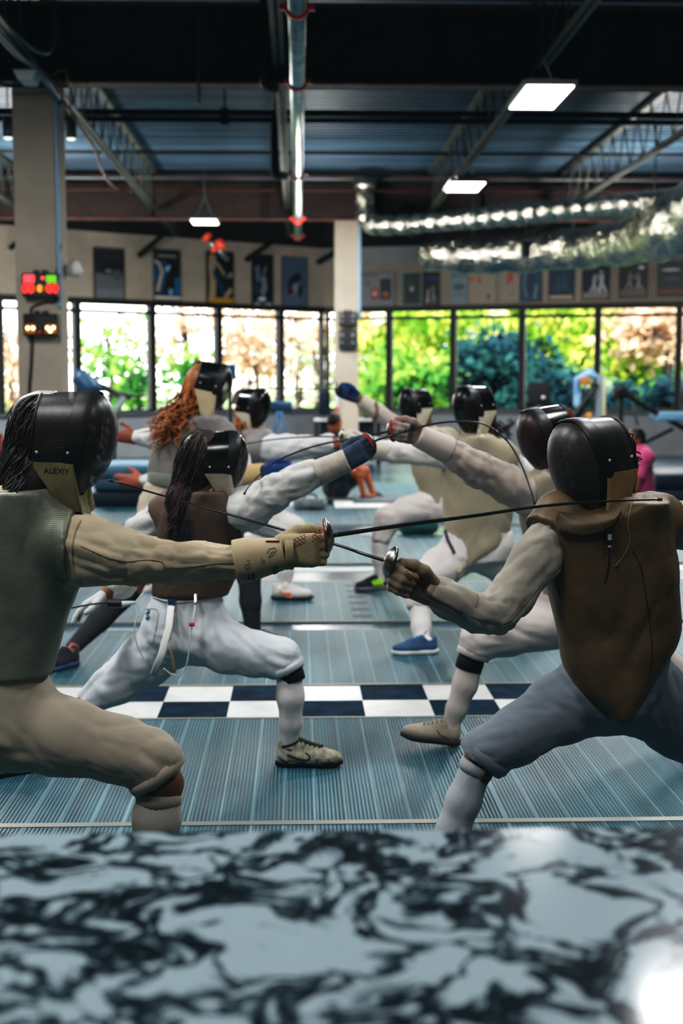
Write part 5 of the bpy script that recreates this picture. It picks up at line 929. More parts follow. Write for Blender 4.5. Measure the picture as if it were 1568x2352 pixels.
# ---- C second row left
shC = cloth('b3ae8e', '5d6266', 'shoe_lime_grey', 30); cs = mat('shoe_black', '0e1012', .6)
Cc = fencer(dict(label='person lunging in white breeches and brown lame, back to camera, with long ponytail', Y=5.2, h=.01, hb=.014, amp=.0045, dep=.115, seed=3,
    head=(490, 1058, 5.2), face=(.95, .3, -.02), maskc=(512, 1065, 5.2), msc=.89,
    torso=[(1125, 430, 520), (1145, 392, 540), (1175, 372, 550), (1230, 363, 554), (1300, 358, 545), (1345, 355, 528), (1368, 352, 515)],
    arm=[(530, 1172, 5.18, .082), (575, 1168, 5.15, .08), (632, 1130, 5.12, .068), (685, 1103, 5.1, .056), (735, 1082, 5.08, .047)], jamp=1.3,
    off=[(380, 1185, 5.25, .07), (325, 1225, 5.3, .068), (298, 1290, 5.32, .062), (280, 1342, 5.26, .05), (246, 1362, 5.2, .04)],
    fthigh=[(450, 1450, 5.2, .12), (520, 1486, 5.16, .094), (590, 1503, 5.13, .08), (645, 1512, 5.11, .07), (666, 1548, 5.1, .06)], hemf=((662, 1541, 5.1), (.42, 0, -.9)), hem_band=True,
    rthigh=[(405, 1450, 5.24, .125), (340, 1512, 5.28, .102), (270, 1568, 5.32, .082), (200, 1618, 5.35, .058)], hips=[(1362, 352, 514), (1400, 345, 512), (1450, 345, 500), (1480, 370, 470)],
    fshin=[(664, 1544, 5.1, .05), (667, 1600, 5.1, .052), (667, 1660, 5.115, .042), (663, 1720, 5.13, .031)], rshin=[(160, 1650, 5.34, .05), (110, 1700, 5.25, .045), (62, 1752, 5.12, .034)],
    sockf=dict(m=sock_w, band=band_k, bw=.045, bo=-.012, cut=(-.3, 0, .95)), sockr=dict(m=sock_w), band_n=(.25, 0, -1),
    shoes=[dict(leg='f', heel=flr(628, 5.13), dir=(1, -.05, 0), L=.262, m=shC, sole=M_black, h=.005, lace='0d0f12', tongue=cs, ex=[('heel_panel', cloth('6d757c'), [(.02, .05), (.035, .04), (.05, .03)], .008), ('toe_panel', cloth('3c403c'), [(.165, .03), (.17, .042)], .006), ('toe_panel', cloth('3c403c'), [(.215, .03), (.215, .04)], .006), ('mid_panel', cloth('3c403c'), [(.085, .028), (.12, .026)], .005), ('side_stripe', cs, [(.05, .055), (.09, .04), (.13, .036), (.14, .05), (.125, .062)], .004), ('toe_panel', cloth('565a55'), [(.19, .03), (.21, .03), (.235, .03)], .006)]), dict(leg='r', heel=flr(70, 5.1), dir=(-.85, -.5, 0), L=.26, m=cloth('4a4a4a'), sole=M_black)],
    hand=((783, 1067, 5.07), (.84, 0, .54), (-.54, 0, .84), (0, -1, .1), 1.06), m_offglove=W_('b9bcbc', None, 'off_glove_pale'), offhand=((240, 1366, 5.19), (-.8, -.2, -.5), (0, -1, .2), (-.5, .1, .8), .8), cuff=((728, 1088, 5.08), (798, 1056, 5.07), .05, .044),
    m_jacket=W_('c0bfba', 'b0afab', 'jacket_white', 3), m_vest=lame_mat('lame_umber', '46362a', '5f4a3a', .003, .2, .65), m_breech=W_('c6cacc', 'b6bbbf', 'breeches_white', 3), m_glove=W_('2e4254', '25384a', 'glove_navy', 9), m_cuff=W_('b5aea2', '998f88', 'cuff_scribbled', 22), m_mesh=m_meshC, m_side=M_enamel, m_bib=bib_grey, drop=.06))
Cb = Cc['body']; vC = [o for o in Cb.children if o.name.startswith('lame_vest')][0]
hair_b = mat('hair_brown', '140b08', .6, col2='34190e', scale=50, stretch=(1, 1, .1))
hb = haircap(Cc['D'], cut=-.03, extra=[('c', P(440, 1075, 5.22), P(418, 1140, 5.14), .045, .045), ('c', P(418, 1140, 5.12), P(400, 1195, 5.06), .04, .012)])
locks('hair', hb, (-.35, -.15, -.93), hair_b, Cb, 800, .13, .0022, .004, 3, (Cc['mi']['c'] - Cc['mi']['f'] * .085, Cc['mi']['f']))
ink_n = mat('lettering_navy', '1a2633', .8)
for a in ([(430, 1192), (428, 1215), (426, 1232)], [(438, 1192), (437, 1215), (436, 1234)], [(424, 1212), (418, 1240)], [(432, 1214), (428, 1241)], [(440, 1212), (437, 1240)]): decal(vC, a, .005, ink_n, 'back_lettering')
brC = Cc['breeches']
decal(brC, [(352, 1372), (395, 1383), (450, 1380), (500, 1372)], .004, W_('a9aeb2', None, 'waist_c'), 'waistband')
q, nn = on_surf(brC, 396, 1388, .012)
st = MB(); st.tube([q + np.array([0, 0, .012]), P(388, 1440, 5.02), P(372, 1500, 4.98), P(352, 1552, 5.0)], .014, 8, ref=(0, 1, 0), flat=.15); st = st.build('hanging_strap', W_('c9cac6', None, 'strap_white'), brC, True)
MB().box(q + np.array([-.013, -.012, -.028]), q + np.array([.013, -.002, .02])).build('blue_label', mat('label_blue', '163a5e', .6), brC)
MB().box(q + np.array([-.017, -.014, -.07]), q + np.array([.017, -.004, -.034])).build('buckle', M_white, brC)
MB().tube(cr([q + np.array([.0, -.008, -.06]), P(391, 1475, 5.0), P(398, 1530, 5.0), P(402, 1545, 5.02)], 5), .006, 6, flat=.4).build('tan_strap', W_('9c8c6c', None, 'strap_tan'), brC, True)
decal(brC, [(340, 1400), (344, 1404), (338, 1410), (343, 1416), (337, 1420)], .004, mat('patch_blue', '4a6a80', .8), 'pocket_emblem'); decal(brC, [(330, 1400), (363, 1405), (352, 1478)], .0013, mat('seam_grey', '80868a', .9), 'seam')
o = cable([P(450, 1372, 5.06), P(448, 1395, 5.03), P(443, 1425, 5.0), P(436, 1470, 4.99), P(430, 1520, 4.99), P(415, 1552, 5.0), P(396, 1550, 5.0), P(375, 1535, 5.0)], .0028, mat('clear_cord', 'b9bdb6', .4), 'pale body cord looping below the breeches of the lunging fencer with the ponytail', 'body_cord')
MB().tube([P(449, 1366, 5.06), P(449, 1386, 5.03)], .006, 8).build('clip', M_guard, o); MB().tube([P(434, 1434, 4.99), P(447, 1434, 4.99)], .007, 8).build('red_plug', mat('plug_red', 'a82a25', .4), o)
o = cable([P(330, 1362, 5.1), P(312, 1384, 5.08), P(315, 1415, 5.06), P(308, 1450, 5.05), P(318, 1490, 5.05), P(338, 1525, 5.05)], .0028, mat('clear_cord', 'b9bdb6', .4), 'thin pale body cord hanging by the hip pocket of the lunging fencer with the ponytail', 'body_cord')
MB().tube([P(310, 1384, 5.08), P(278, 1388, 5.06)], [.006, .013], 8).build('clear_plug', mat('clear_plug', 'b9c4c6', .2), o)
o = cable([P(130, 1400, 5.02), P(165, 1396, 5.04), P(210, 1388, 5.05), P(250, 1384, 5.06)], .0035, M_cblack, 'dark reel cable running left from a black socket near the lowered hand', 'reel_cable'); MB().tube([P(248, 1385, 5.06), P(278, 1386, 5.06)], .016, 10).build('reel_socket', M_black, o)
foil(P(851, 1017, 5.095), (.8, .42, .38), [P(880, 1006, 5.095), P(940, 988, 5.08), P(1000, 973, 5.1), P(1060, 968, 5.12), P(1115, 976, 5.13), P(1165, 1014, 5.14), P(1196, 1066, 5.15), P(1216, 1118, 5.16), P(1228, 1158, 5.17)], 'foil with a red guard lining in the navy glove, blade bowed into an arch', pad='a3262a', gr=.047, r0=.0045, r1=.0025, gripL=.06)
# ---- D second row right
Dd = fencer(dict(label='person half hidden behind the brown vest, worn black mask, arm stretched to the left', Y=5.5, h=.011, hb=.015, amp=.005, dep=.12, seed=4,
    head=(1255, 1005, 5.5), face=(-.93, -.3, -.2), fup=(-.1, 0, 1), maskc=(1250, 1013, 5.5), msc=1.0, bibtop=-5,
    torso=[(1085, 1225, 1300), (1105, 1200, 1330), (1150, 1196, 1350), (1220, 1205, 1365), (1300, 1228, 1385), (1370, 1255, 1410), (1420, 1280, 1420)],
    arm=[(1235, 1150, 5.48, .088), (1165, 1112, 5.44, .078), (1100, 1080, 5.4, .07), (1050, 1050, 5.38, .055), (1005, 1022, 5.36, .045)], jamp=1.2,
    off=[(1330, 1140, 5.55, .075), (1400, 1180, 5.6, .065), (1440, 1280, 5.62, .055), (1450, 1370, 5.6, .045)],
    fthigh=[(1330, 1410, 5.52, .13), (1240, 1432, 5.47, .108), (1160, 1456, 5.43, .09), (1100, 1470, 5.4, .075), (1084, 1520, 5.4, .062)], hemf=((1085, 1508, 5.4), (-.35, 0, -.94)), hem_band=True,
    rthigh=[(1375, 1420, 5.55, .13), (1470, 1500, 5.6, .1), (1560, 1560, 5.65, .075)], hips=[(1400, 1275, 1425), (1440, 1290, 1425), (1480, 1310, 1400)],
    fshin=[(1083, 1512, 5.4, .052), (1068, 1572, 5.4, .05), (1048, 1628, 5.4, .042), (1030, 1682, 5.4, .034)], rshin=[(1600, 1600, 5.68, .055), (1680, 1680, 5.72, .045), (1730, 1715, 5.74, .036)],
    sockf=dict(m=mat('sock_offwhite', 'c4bab2', .9, bump=.3, bscale=600), band=band_k, bw=.062, bo=-.014), sockr=dict(m=sock_w), band_n=(-.3, 0, -1),
    shoes=[dict(leg='f', heel=flr(1062, 5.39, .013), dir=(-1, -.05, 0), L=.25, up=.16, m=cloth('b0a492', '8d8272', 'shoe_cream', 12), sole=mat('sole_dark', '2a2824', .7), h=.006, lace='8d8678', ex=[('side_stripe', cloth('6d665a'), [(.06, .035), (.1, .045), (.12, .065)], .003)]), dict(leg='r', heel=flr(1780, 5.74), dir=(-.2, -1, 0), m=cloth('b0a492', '8d8272', 'shoe_cream', 12), sole=M_white)],
    hand=((972, 1002, 5.34), (-.97, 0, .2), (.2, 0, .97), (.05, 1, 0), 1.05), cuff=((1032, 1036, 5.37), (958, 1000, 5.34), .054, .046),
    m_jacket=W_('b5a89c', '9a8d82', 'jacket_shaded', 3), m_vest=lame_mat('lame_stone', '8a8070', 'a0957f', .003, .1, .7), m_breech=W_('c8bfb9', 'b8aea8', 'breeches_cream', 3), m_glove=W_('9a8f86', '7a4a42', 'glove_silver_red', 16), m_cuff=W_('c3b7ae', 'b3a69c', 'cuff_pale', 6), m_mesh=mesh_mat('mask_mesh_rusty', '6d4a30', .22, .0036, .4, .4), m_side=M_enamel, m_bib=bib_cream, drop=.06, strap=False))
foil(P(896, 990, 5.32), (-.88, .42, -.1), [P(860, 998, 5.3), P(800, 1009, 5.26), P(740, 1020, 5.2), P(680, 1039, 5.14), P(630, 1063, 5.1), P(590, 1096, 5.07), P(568, 1122, 5.05), P(560, 1136, 5.05)], 'foil of the half hidden fencer, blade bowing down to the white sleeved shoulder', pad='b32a2c', gr=.045, r0=.0045, r1=.0025, gripL=.07)
cC = MB().tube([P(1305, 940, 5.5), P(1318, 962, 5.5)], .006, 6).build('red_strap', M_red, Dd['mask'])
# ---- E third row right
Ee = fencer(dict(label='person facing left in cream lame and blue shoes, mask turned to the camera', Y=7.7, h=.014, hb=.018, amp=.005, dep=.125, seed=5,
    head=(1092, 937, 7.7), face=(-.85, -.5, -.05), maskc=(1082, 944, 7.7), msc=1.02, bibtop=0,
    torso=[(1000, 1060, 1122), (1022, 1025, 1165), (1060, 1012, 1180), (1120, 1018, 1178), (1180, 1022, 1176), (1230, 1025, 1170)],
    vest=[(1000, 1058, 1124), (1022, 1025, 1160), (1060, 1012, 1172), (1120, 1018, 1172), (1180, 1022, 1172), (1230, 1026, 1165), (1262, 1040, 1140, -.04, .1), (1290, 1054, 1092, -.07, .07), (1305, 1062, 1076, -.08, .05)],
    arm=[(1035, 1050, 7.65, .075), (960, 1040, 7.6, .068), (900, 1038, 7.55, .06), (850, 1032, 7.5, .05)], off=[(1160, 1055, 7.75, .082), (1195, 1085, 7.85, .078), (1215, 1150, 7.95, .062), (1208, 1210, 7.9, .045)],
    fthigh=[(1070, 1262, 7.7, .125), (1010, 1305, 7.6, .11), (962, 1342, 7.5, .095), (964, 1398, 7.45, .075)],
    rthigh=[(1125, 1268, 7.75, .125), (1180, 1318, 7.8, .108), (1240, 1385, 7.85, .08)], hips=[(1215, 1024, 1176), (1250, 1024, 1180), (1285, 1040, 1170)],
    fshin=[(965, 1394, 7.45, .06), (967, 1440, 7.38, .054), (970, 1485, 7.3, .04)], rshin=[(1265, 1410, 7.85, .06), (1300, 1450, 7.85, .05), (1330, 1475, 7.85, .038)],
    sockf=dict(m=sock_w), sockr=dict(m=sock_w), shoes=[dict(leg='f', heel=flr(1010, 7.29), dir=(-1, -.12, 0), L=.262, m=cloth('2a4866', '38597c', 'shoe_blue', 25), sole=mat('sole_white', 'cfd3d4', .6), lace='3a6a9c'), dict(leg='r', heel=flr(1360, 7.85), dir=(-.4, -1, 0), m=cloth('2a4866', '38597c', 'shoe_blue', 25), sole=mat('sole_white', 'cfd3d4', .6))],
    hand=((838, 1028, 7.48), (-.88, 0, .45), (.45, 0, .88), (0, 1, 0), 1.05), hh=.008, cuff=((890, 1037, 7.54), (840, 1028, 7.48), .058, .048),
    m_jacket=W_('d6d2cc', 'c6c2bc', 'jacket_bright', 3), m_vest=lame_mat('lame_cream', '9c917a', 'b3a78d', .004, .1, .7), m_breech=W_('d3cdc8', 'c3bcb6', 'breeches_bright', 3), m_glove=W_('c6beb0', None, 'glove_cream'), m_mesh=mesh_mat('mask_mesh_open', '2a2a2a', .4, .0045, .3, .2), m_side=M_enamel, m_bib=bib_ivory, drop=.1, strap=False, skin=M_skin2))
vE = [o for o in Ee['body'].children if o.name.startswith('lame_vest')][0]; decal(vE, [(1112, 1035), (1114, 1052), (1120, 1066)], .009, mat('clip_blue', '1f4a86', .5), 'blue_clip')
decal(Ee['breeches'], [(1022, 1215), (1030, 1245), (1042, 1272)], .01, mat('stripe_navy', '16243a', .7), 'navy_strap')
MB().tube([P(1062, 1300, 7.5), P(1055, 1312, 7.5), P(1058, 1322, 7.52)], .012, 6).build('crotch_strap', bib_cream, vE)
strands('hair', [P(1128, 960, 7.75), P(1132, 975, 7.75)], [P(1150, 1005, 7.75), P(1140, 1010, 7.72)], hair_b, Ee['body'], 30, .03, .01, .005, 5, 3, haircap(Ee['D']))
foil(P(783, 1003, 7.45), (-.98, 0, .03), [P(720, 1003, 7.4), P(640, 1008, 7.36), P(560, 1020, 7.32)], 'pale foil of the cream vest fencer lying across the white sleeve behind', pad='c9c2b4', gr=.046, r0=.005, r1=.003, gripL=.06)
# ---- F fourth row right
Fg = fencer(dict(label='person farthest right pair, cream lame, sword arm raised high in a blue glove', Y=9.8, h=.016, hb=.02, amp=.005, dep=.125, seed=6,
    head=(962, 936, 9.8), face=(-.93, -.35, -.05), maskc=(950, 938, 9.8), msc=1.03, bibtop=0,
    torso=[(985, 962, 1010), (1005, 940, 1040), (1040, 942, 1048), (1090, 950, 1046), (1140, 968, 1042)], vest=[(985, 962, 1010), (1005, 940, 1040), (1040, 942, 1048), (1090, 951, 1046), (1130, 966, 1040), (1160, 980, 1026, -.04, .09), (1186, 994, 1012, -.06, .06)],
    arm=[(955, 1012, 9.75, .075), (912, 980, 9.7, .066), (868, 948, 9.66, .06), (825, 918, 9.62, .05)], off=[(1035, 1020, 9.9, .075), (1075, 1060, 9.95, .065), (1085, 1110, 9.95, .055), (1080, 1150, 9.9, .045)],
    fthigh=[(1000, 1160, 9.8, .12), (940, 1172, 9.7, .105), (890, 1192, 9.64, .092), (872, 1245, 9.63, .07)], rthigh=[(1040, 1165, 9.85, .12), (1090, 1210, 9.9, .1), (1130, 1265, 9.95, .08)], hips=[(1130, 966, 1046), (1160, 968, 1050), (1190, 985, 1040)],
    fshin=[(872, 1243, 9.63, .062), (872, 1285, 9.63, .054), (874, 1332, 9.63, .038)], rshin=[(1145, 1285, 9.95, .06), (1170, 1320, 9.95, .05), (1180, 1345, 9.95, .04)],
    sockf=dict(m=sock_w), sockr=dict(m=sock_w), shoes=[dict(leg='f', heel=flr(893, 9.66), dir=(-.9, -.42, 0), L=.275, m=cloth('10141c', '1a2230', 'shoe_dark', 20), sole=mat('sole_mix', '6d6a68', .6), lace='10141c', ex=[('neon_stripe', mat('neon_green', '9ad020', .6, emit='8ac818', estr=.25), [(.07, .035), (.085, .06), (.095, .08)], .011), ('neon_stripe', mat('neon_green', '9ad020', .6), [(.1, .035), (.112, .058), (.12, .072)], .011), ('neon_stripe', mat('neon_green', '9ad020', .6), [(.13, .035), (.142, .055), (.148, .062)], .011)]), dict(leg='r', heel=flr(1210, 9.95), dir=(-.4, -1, 0), m=cloth('10141c', '1a2230', 'shoe_dark', 20), sole=M_white)],
    hand=((820, 913, 9.61), (-.93, 0, .36), (.36, 0, .93), (0, 1, 0), 1.2), hh=.009,
    m_jacket=W_('c9bfb4', 'b9aea3', 'jacket_far', 3), m_vest=lame_mat('lame_cream', '9c917a', 'b3a78d', .004, .1, .7), m_breech=W_('cfc6c0', 'bfb5ae', 'breeches_far', 3), m_glove=W_('1f3a66', '16305a', 'glove_blue', 9), m_mesh=mesh_mat('mask_mesh_open', '2a2a2a', .4, .0045, .3, .2), m_side=M_enamel, m_bib=bib_ivory, drop=.09, strap=False))
decal([o for o in Fg['body'].children if o.name.startswith('jacket')][0], [(862, 925), (866, 945), (858, 965)], .012, mat('cuff_brown', '8a6a50', .8), 'cuff_edge')
foil(P(771, 894, 9.55), (-1, 0, .0), [P(720, 893, 9.5), P(640, 892, 9.45), P(600, 892, 9.4)], 'foil in the raised blue glove, thin blade level before the windows', pad='8a8a86', gr=.05, r0=.006, r1=.004, gripL=.06)
# ---- G third row left, red hair
Gg = fencer(dict(label='person standing tall with curly ginger hair, grey lame and dark knee socks', Y=7.5, h=.014, hb=.018, amp=.005, dep=.13, seed=7,
    head=(480, 890, 7.5), face=(.95, .25, -.22), fup=(.22, 0, 1), maskc=(484, 893, 7.5), msc=1.04, bibtop=-4,
    torso=[(955, 425, 510), (980, 390, 530), (1015, 356, 545), (1060, 345, 545), (1090, 344, 515), (1115, 345, 475)], arm=[(515, 1015, 7.45, .075), (545, 1060, 7.38, .066), (560, 1095, 7.34, .058), (582, 1091, 7.3, .052)], off=[(385, 1000, 7.6, .07), (350, 1006, 7.65, .058), (312, 1006, 7.7, .048)],
    fthigh=[(410, 1160, 7.5, .14), (480, 1225, 7.48, .115), (550, 1290, 7.45, .09), (570, 1312, 7.45, .08)], rthigh=[(385, 1160, 7.5, .14), (345, 1245, 7.42, .118), (312, 1330, 7.34, .085)], hips=[(1110, 338, 470), (1140, 328, 470), (1180, 325, 450)],
    fshin=[(572, 1310, 7.45, .066), (575, 1380, 7.45, .06), (582, 1465, 7.45, .04)], rshin=[(300, 1350, 7.3, .072), (228, 1425, 7.22, .06), (168, 1488, 7.12, .042)],
    sockf=dict(m=sock_g), sockr=dict(m=sock_g), shoes=[dict(bare=1, leg='r', heel=flr(170, 7.06), dir=(-.55, -.8, 0), L=.27, m=cloth('12161c', '1a2028', 'shoe_navy', 20), sole=mat('sole_blue', '24406a', .6)), dict(leg='f', heel=flr(560, 7.45), dir=(1, -.1, 0), L=.27, m=cloth('12161c', '1a2028', 'shoe_navy', 20), sole=mat('sole_blue', '24406a', .6))],
    hand=((604, 1087, 7.28), (1, 0, 0), (0, 0, 1), (0, -1, 0), 1.25), hh=.008, offhand=((312, 1006, 7.7), (-1, 0, .1), (0, 0, 1), (0, -1, 0), 1.0), cuff=((562, 1093, 7.33), (606, 1087, 7.28), .06, .055),
    m_jacket=W_('cfcfcd', 'bfc0bf', 'jacket_cool', 3), m_vest=lame_mat('lame_grey', '75716d', '8d8985', .004, .1, .7), m_breech=W_('c2b6a2', 'b0a490', 'breeches_sand', 3), m_glove=W_('173a72', '123064', 'glove_royal', 9), m_cuff=W_('c6a87a', 'b3966a', 'cuff_sand'), m_mesh=mesh_mat('mask_mesh_open', '2a2a2a', .4, .0045, .3, .2), m_side=M_enamel, m_bib=bib_cream, drop=.12, strap=False, skin=M_skin2))
hair_o = mat('hair_ginger', '6d3812', .5, col2='b86a24', scale=30, stretch=(1, 1, .2))
strands('hair', [P(440, 905, 7.45), P(432, 925, 7.45), P(450, 935, 7.4), P(428, 900, 7.5)], [P(350, 1035, 7.38), P(372, 985, 7.35), P(395, 975, 7.35), P(405, 955, 7.36), P(360, 1005, 7.4)], hair_o, Gg['body'], 170, .045, .028, .007, 9, 9, haircap(Gg['D']))
vG = [o for o in Gg['body'].children if o.name.startswith('lame_vest')][0]
MB().lathe([(.165, 0), (.172, .01), (.172, .06), (.165, .07)], P(408, 1115, 7.5), (.1, 0, 1), 24).build('belt', W_('6f7468', None, 'belt_olive'), vG, True)
foil(P(655, 1085, 7.31), (1, 0, .08), [P(690, 1075, 7.24), P(740, 1055, 7.22), P(790, 1040, 7.2)], 'foil in the royal blue glove under the white sleeve', pad='3d4a58', gr=.055, r0=.006, r1=.004, gripL=.06)
# ---- H fourth row left
Hh = fencer(dict(label='person behind the ginger haired fencer, white sleeve held straight out, orange marked shoe', Y=9.4, h=.016, hb=.02, amp=.006, dep=.125, seed=8,
    head=(585, 937, 9.4), face=(.86, -.5, -.08), maskc=(587, 939, 9.4), msc=1.0, bibtop=-8,
    torso=[(985, 560, 612), (1005, 535, 640), (1050, 532, 632), (1100, 535, 618), (1145, 530, 610)], arm=[(608, 1030, 9.3, .1), (650, 1030, 9.25, .092), (700, 1026, 9.2, .08), (770, 1018, 9.15, .062)], jamp=1.3, off=[(540, 1020, 9.5, .075), (430, 1065, 9.65, .06), (325, 1108, 9.75, .046)],
    fthigh=[(575, 1180, 9.4, .13), (625, 1200, 9.32, .112), (668, 1218, 9.26, .095), (660, 1275, 9.24, .07)], rthigh=[(545, 1180, 9.45, .13), (470, 1240, 9.5, .1), (410, 1290, 9.55, .08)], hips=[(1135, 528, 614), (1170, 525, 620), (1205, 540, 610)],
    fshin=[(659, 1272, 9.24, .06), (656, 1315, 9.22, .055), (652, 1362, 9.2, .04)], rshin=[(395, 1310, 9.55, .06), (350, 1350, 9.6, .05), (320, 1365, 9.6, .04)],
    sockf=dict(m=sock_w), sockr=dict(m=sock_w), shoes=[dict(leg='f', heel=flr(620, 9.18), dir=(1, -.1, 0), L=.295, m=cloth('cbc6c2', 'bdb7b2', 'shoe_white', 20), sole=mat('sole_black', '181a1c', .6), lace='cfcac6', ex=[('orange_stripe', mat('shoe_orange', 'e8804a', .6), [(.06, .06), (.09, .045), (.13, .05), (.11, .036)], .006), ('orange_sole', mat('shoe_orange', 'e8804a', .6), [(.1, .024), (.14, .022)], .006)]), dict(leg='r', heel=flr(280, 9.6), dir=(.2, -1, 0), m=cloth('cbc6c2', 'bdb7b2', 'shoe_white', 20), sole=M_white)],
    hand=((775, 1016, 9.14), (1, 0, .05), (0, 0, 1), (0, -1, 0), 1.05), hh=.009, offhand=((328, 1108, 9.75), (-1, 0, .1), (0, 0, 1), (0, -1, 0), 1.25),
    m_jacket=W_('d8d6d4', 'c9c7c6', 'jacket_pure', 3), m_vest=lame_mat('lame_grey2', '8a8682', '9a9692', .004, .1, .7), m_breech=W_('d0cac6', 'c0bab5', 'breeches_pure', 3), m_glove=W_('cfcac0', None, 'glove_white'), m_mesh=m_meshC, m_side=M_enamel, m_bib=bib_ivory, drop=.05, strap=True, skin=mat('skin_red', '9c5440', .55)))
strands('hair', [P(548, 950, 9.4), P(552, 965, 9.4)], [P(545, 985, 9.35), P(560, 995, 9.3)], hair_o, Hh['body'], 25, .03, .01, .006, 5, 3, haircap(Hh['D']))
# ================================================================= BACKGROUND THINGS
M_navy = mat('navy_vinyl', '14283a', .5); M_lblue = mat('pale_blue_vinyl', '5f8aa3', .5); M_gblue = mat('gym_blue_metal', '1f3f5c', .4, .3)
def rbox(lo, hi, r=.03, h=None):
    lo, hi = np.array(lo, float), np.array(hi, float); mb = bmesh_box(lo, hi, r); return mb
import bmesh
def bevel_box(name, lo, hi, r, m, parent=None, seg=3):
    bm = bmesh.new(); bmesh.ops.create_cube(bm, size=1); lo, hi = np.array(lo, float), np.array(hi, float)
    for v in bm.verts: v.co = Vector((lo + hi) / 2 + (hi - lo) * np.array(v.co))
    bmesh.ops.bevel(bm, geom=list(bm.edges), offset=r, segments=seg, affect='EDGES', profile=.5); bm.verts.ensure_lookup_table()
    V = [v.co[:] for v in bm.verts]; bm.verts.index_update(); Fc = [[v.index for v in f.verts] for f in bm.faces]; bm.free(); return mk(name, V, Fc, m, parent, True)
def tubes(name, paths, r, m, parent, n=8):
    e = MB()
    for p in paths: e.tube(p, r, n)
    return e.build(name, m, parent, True)
# treadmill behind the left pillar
Yt = 22.0; q = lambda px, py, dy=0: P(px, py, Yt + dy)
o = empty('treadmill', FL(265, 1092)); top(o, 'dark blue treadmill with a big rounded console, right of the left pillar', 'treadmill')
V, Q = sdf([('c', q(185, 868), q(205, 888), .14, .17), ('c', q(205, 885), q(232, 892), .13, .06)], .03, .05); mk('console', V, Q, mat('console_navy', '1a3a55', .35), o)
MB().tube(cr([q(212, 880), q(245, 893), q(275, 908), q(300, 912)], 5), .055, 10).build('console_arm', M_black, o, True)
for dy in (-.3, .3): MB().tube([q(205, 909, dy), q(332, 909, dy)], .025, 8).build('handrail', M_black, o, True)
for dy in (-.32, .32): MB().tube([q(283, 910, dy), q(262, 960, dy), np.array([q(250, 960)[0], Yt + dy, .18])], .06, 8).build('upright', M_grey, o, True)
a = q(250, 960)[0]; bevel_box('deck', (a - .1, Yt - .38, .02), (a + 1.6, Yt + .38, .2), .03, M_black, o)
# exercise bike in the middle
Yt = 21.5; o = empty('exercise_machine', FL(640, 1095)); top(o, 'dark blue exercise machine on A-shaped legs beside the central pillar', 'exercise machine')
bevel_box('console', q(608, 946, -.1), q(672, 921, .25), .04, M_gblue, o)
for dy in (-.2, .2):
    MB().tube([q(640, 945, dy), np.array([q(606, 1000)[0], Yt + dy, .03])], .035, 8).build('leg', M_gblue, o, True); MB().tube([q(645, 945, dy), np.array([q(668, 1000)[0], Yt + dy, .03])], .035, 8).build('leg', M_gblue, o, True)
MB().tube([q(617, 990, -.2), q(617, 990, .25)], .03, 8).build('crossbar', M_black, o, True); MB().tube([q(640, 925), q(650, 905), q(636, 900)], .025, 8).build('handlebar', M_black, o, True)
# gym tower behind the tall mask
o = empty('exercise_machine', FL(524, 1093)); top(o, 'dark machine console showing right of the ginger haired fencer\'s mask', 'exercise machine'); bevel_box('console', q(512, 872, -.1), q(543, 836, .1), .03, M_gblue, o); MB().tube([q(528, 870), np.array([q(528, 870)[0], Yt, .02])], .04, 8).build('post', M_black, o); MB().tube([q(582, 838), q(590, 862), q(592, 905), np.array([q(592, 900)[0], Yt, .02])], .03, 8).build('handle', M_black, o)
# right machines
Yt = 22.5; o = empty('exercise_machine', FL(1345, 1085)); top(o, 'blue and white exercise machine before the right mullion', 'exercise machine')
V, Q = sdf([('c', q(1325, 930), q(1326, 872), .06, .06), ('c', q(1326, 872), q(1350, 858), .06, .07), ('c', q(1350, 858), q(1376, 868), .07, .05)], .02, .03); mk('shroud', V, Q, mat('shroud_blue_white', '8fb4d0', .35, col2='2a5a94', scale=2.2), o)
bevel_box('screen', q(1333, 885, -.14), q(1352, 866, -.05), .01, mat('screen_orange', 'a06a30', .4), o); MB().tube([q(1318, 970, -.1), q(1345, 920, -.1), q(1368, 880, -.1)], .06, 8).build('lever', M_black, o, True)
MB().tube([q(1378, 860), np.array([q(1378, 860)[0], Yt, .02])], .075, 10).build('column', mat('machine_grey', '7b8790', .5), o); MB().tube([q(1387, 866, -.05), np.array([q(1387, 866)[0], Yt - .05, .02])], .03, 8).build('guide_rod', mat('rod_cream', 'c6bd96', .4), o)
MB().lathe([(0, .03), (.05, .02), (.055, 0)], q(1352, 955, -.15), (0, -1, 0), 10).build('knob', mat('knob_orange', 'd88a20', .5), o); bevel_box('base', (q(1310, 900)[0], Yt - .4, .01), (q(1395, 900)[0], Yt + .5, .12), .02, M_black, o)
o = empty('gym_machine', FL(1237, 1090)); top(o, 'black padded gym seat back with a round silver knob', 'gym seat'); bevel_box('back_pad', q(1213, 932, -.06), q(1264, 878, .06), .05, M_blackm, o); MB().lathe([(0, .05), (.03, .045), (.035, 0)], q(1247, 913, -.07), (0, -1, 0), 12).build('knob', M_silver, o, True); MB().tube([q(1238, 930), np.array([q(1238, 930)[0], Yt, .02])], .05, 8).build('post', M_grey, o); bevel_box('seat_pad', np.array([q(1216, 930)[0], Yt - .5, .42]), np.array([q(1262, 930)[0], Yt - .05, .5]), .03, M_blackm, o)
o = empty('exercise_machine', FL(1480, 1090)); top(o, 'black slanting steel frame machine at right, beneath the last window', 'exercise machine')
for dy in (-.25, .3): MB().tube([q(1420, 895, dy), q(1490, 940, dy), q(1600, 1000, dy)], .045, 6).build('slanted_rail', M_black, o)
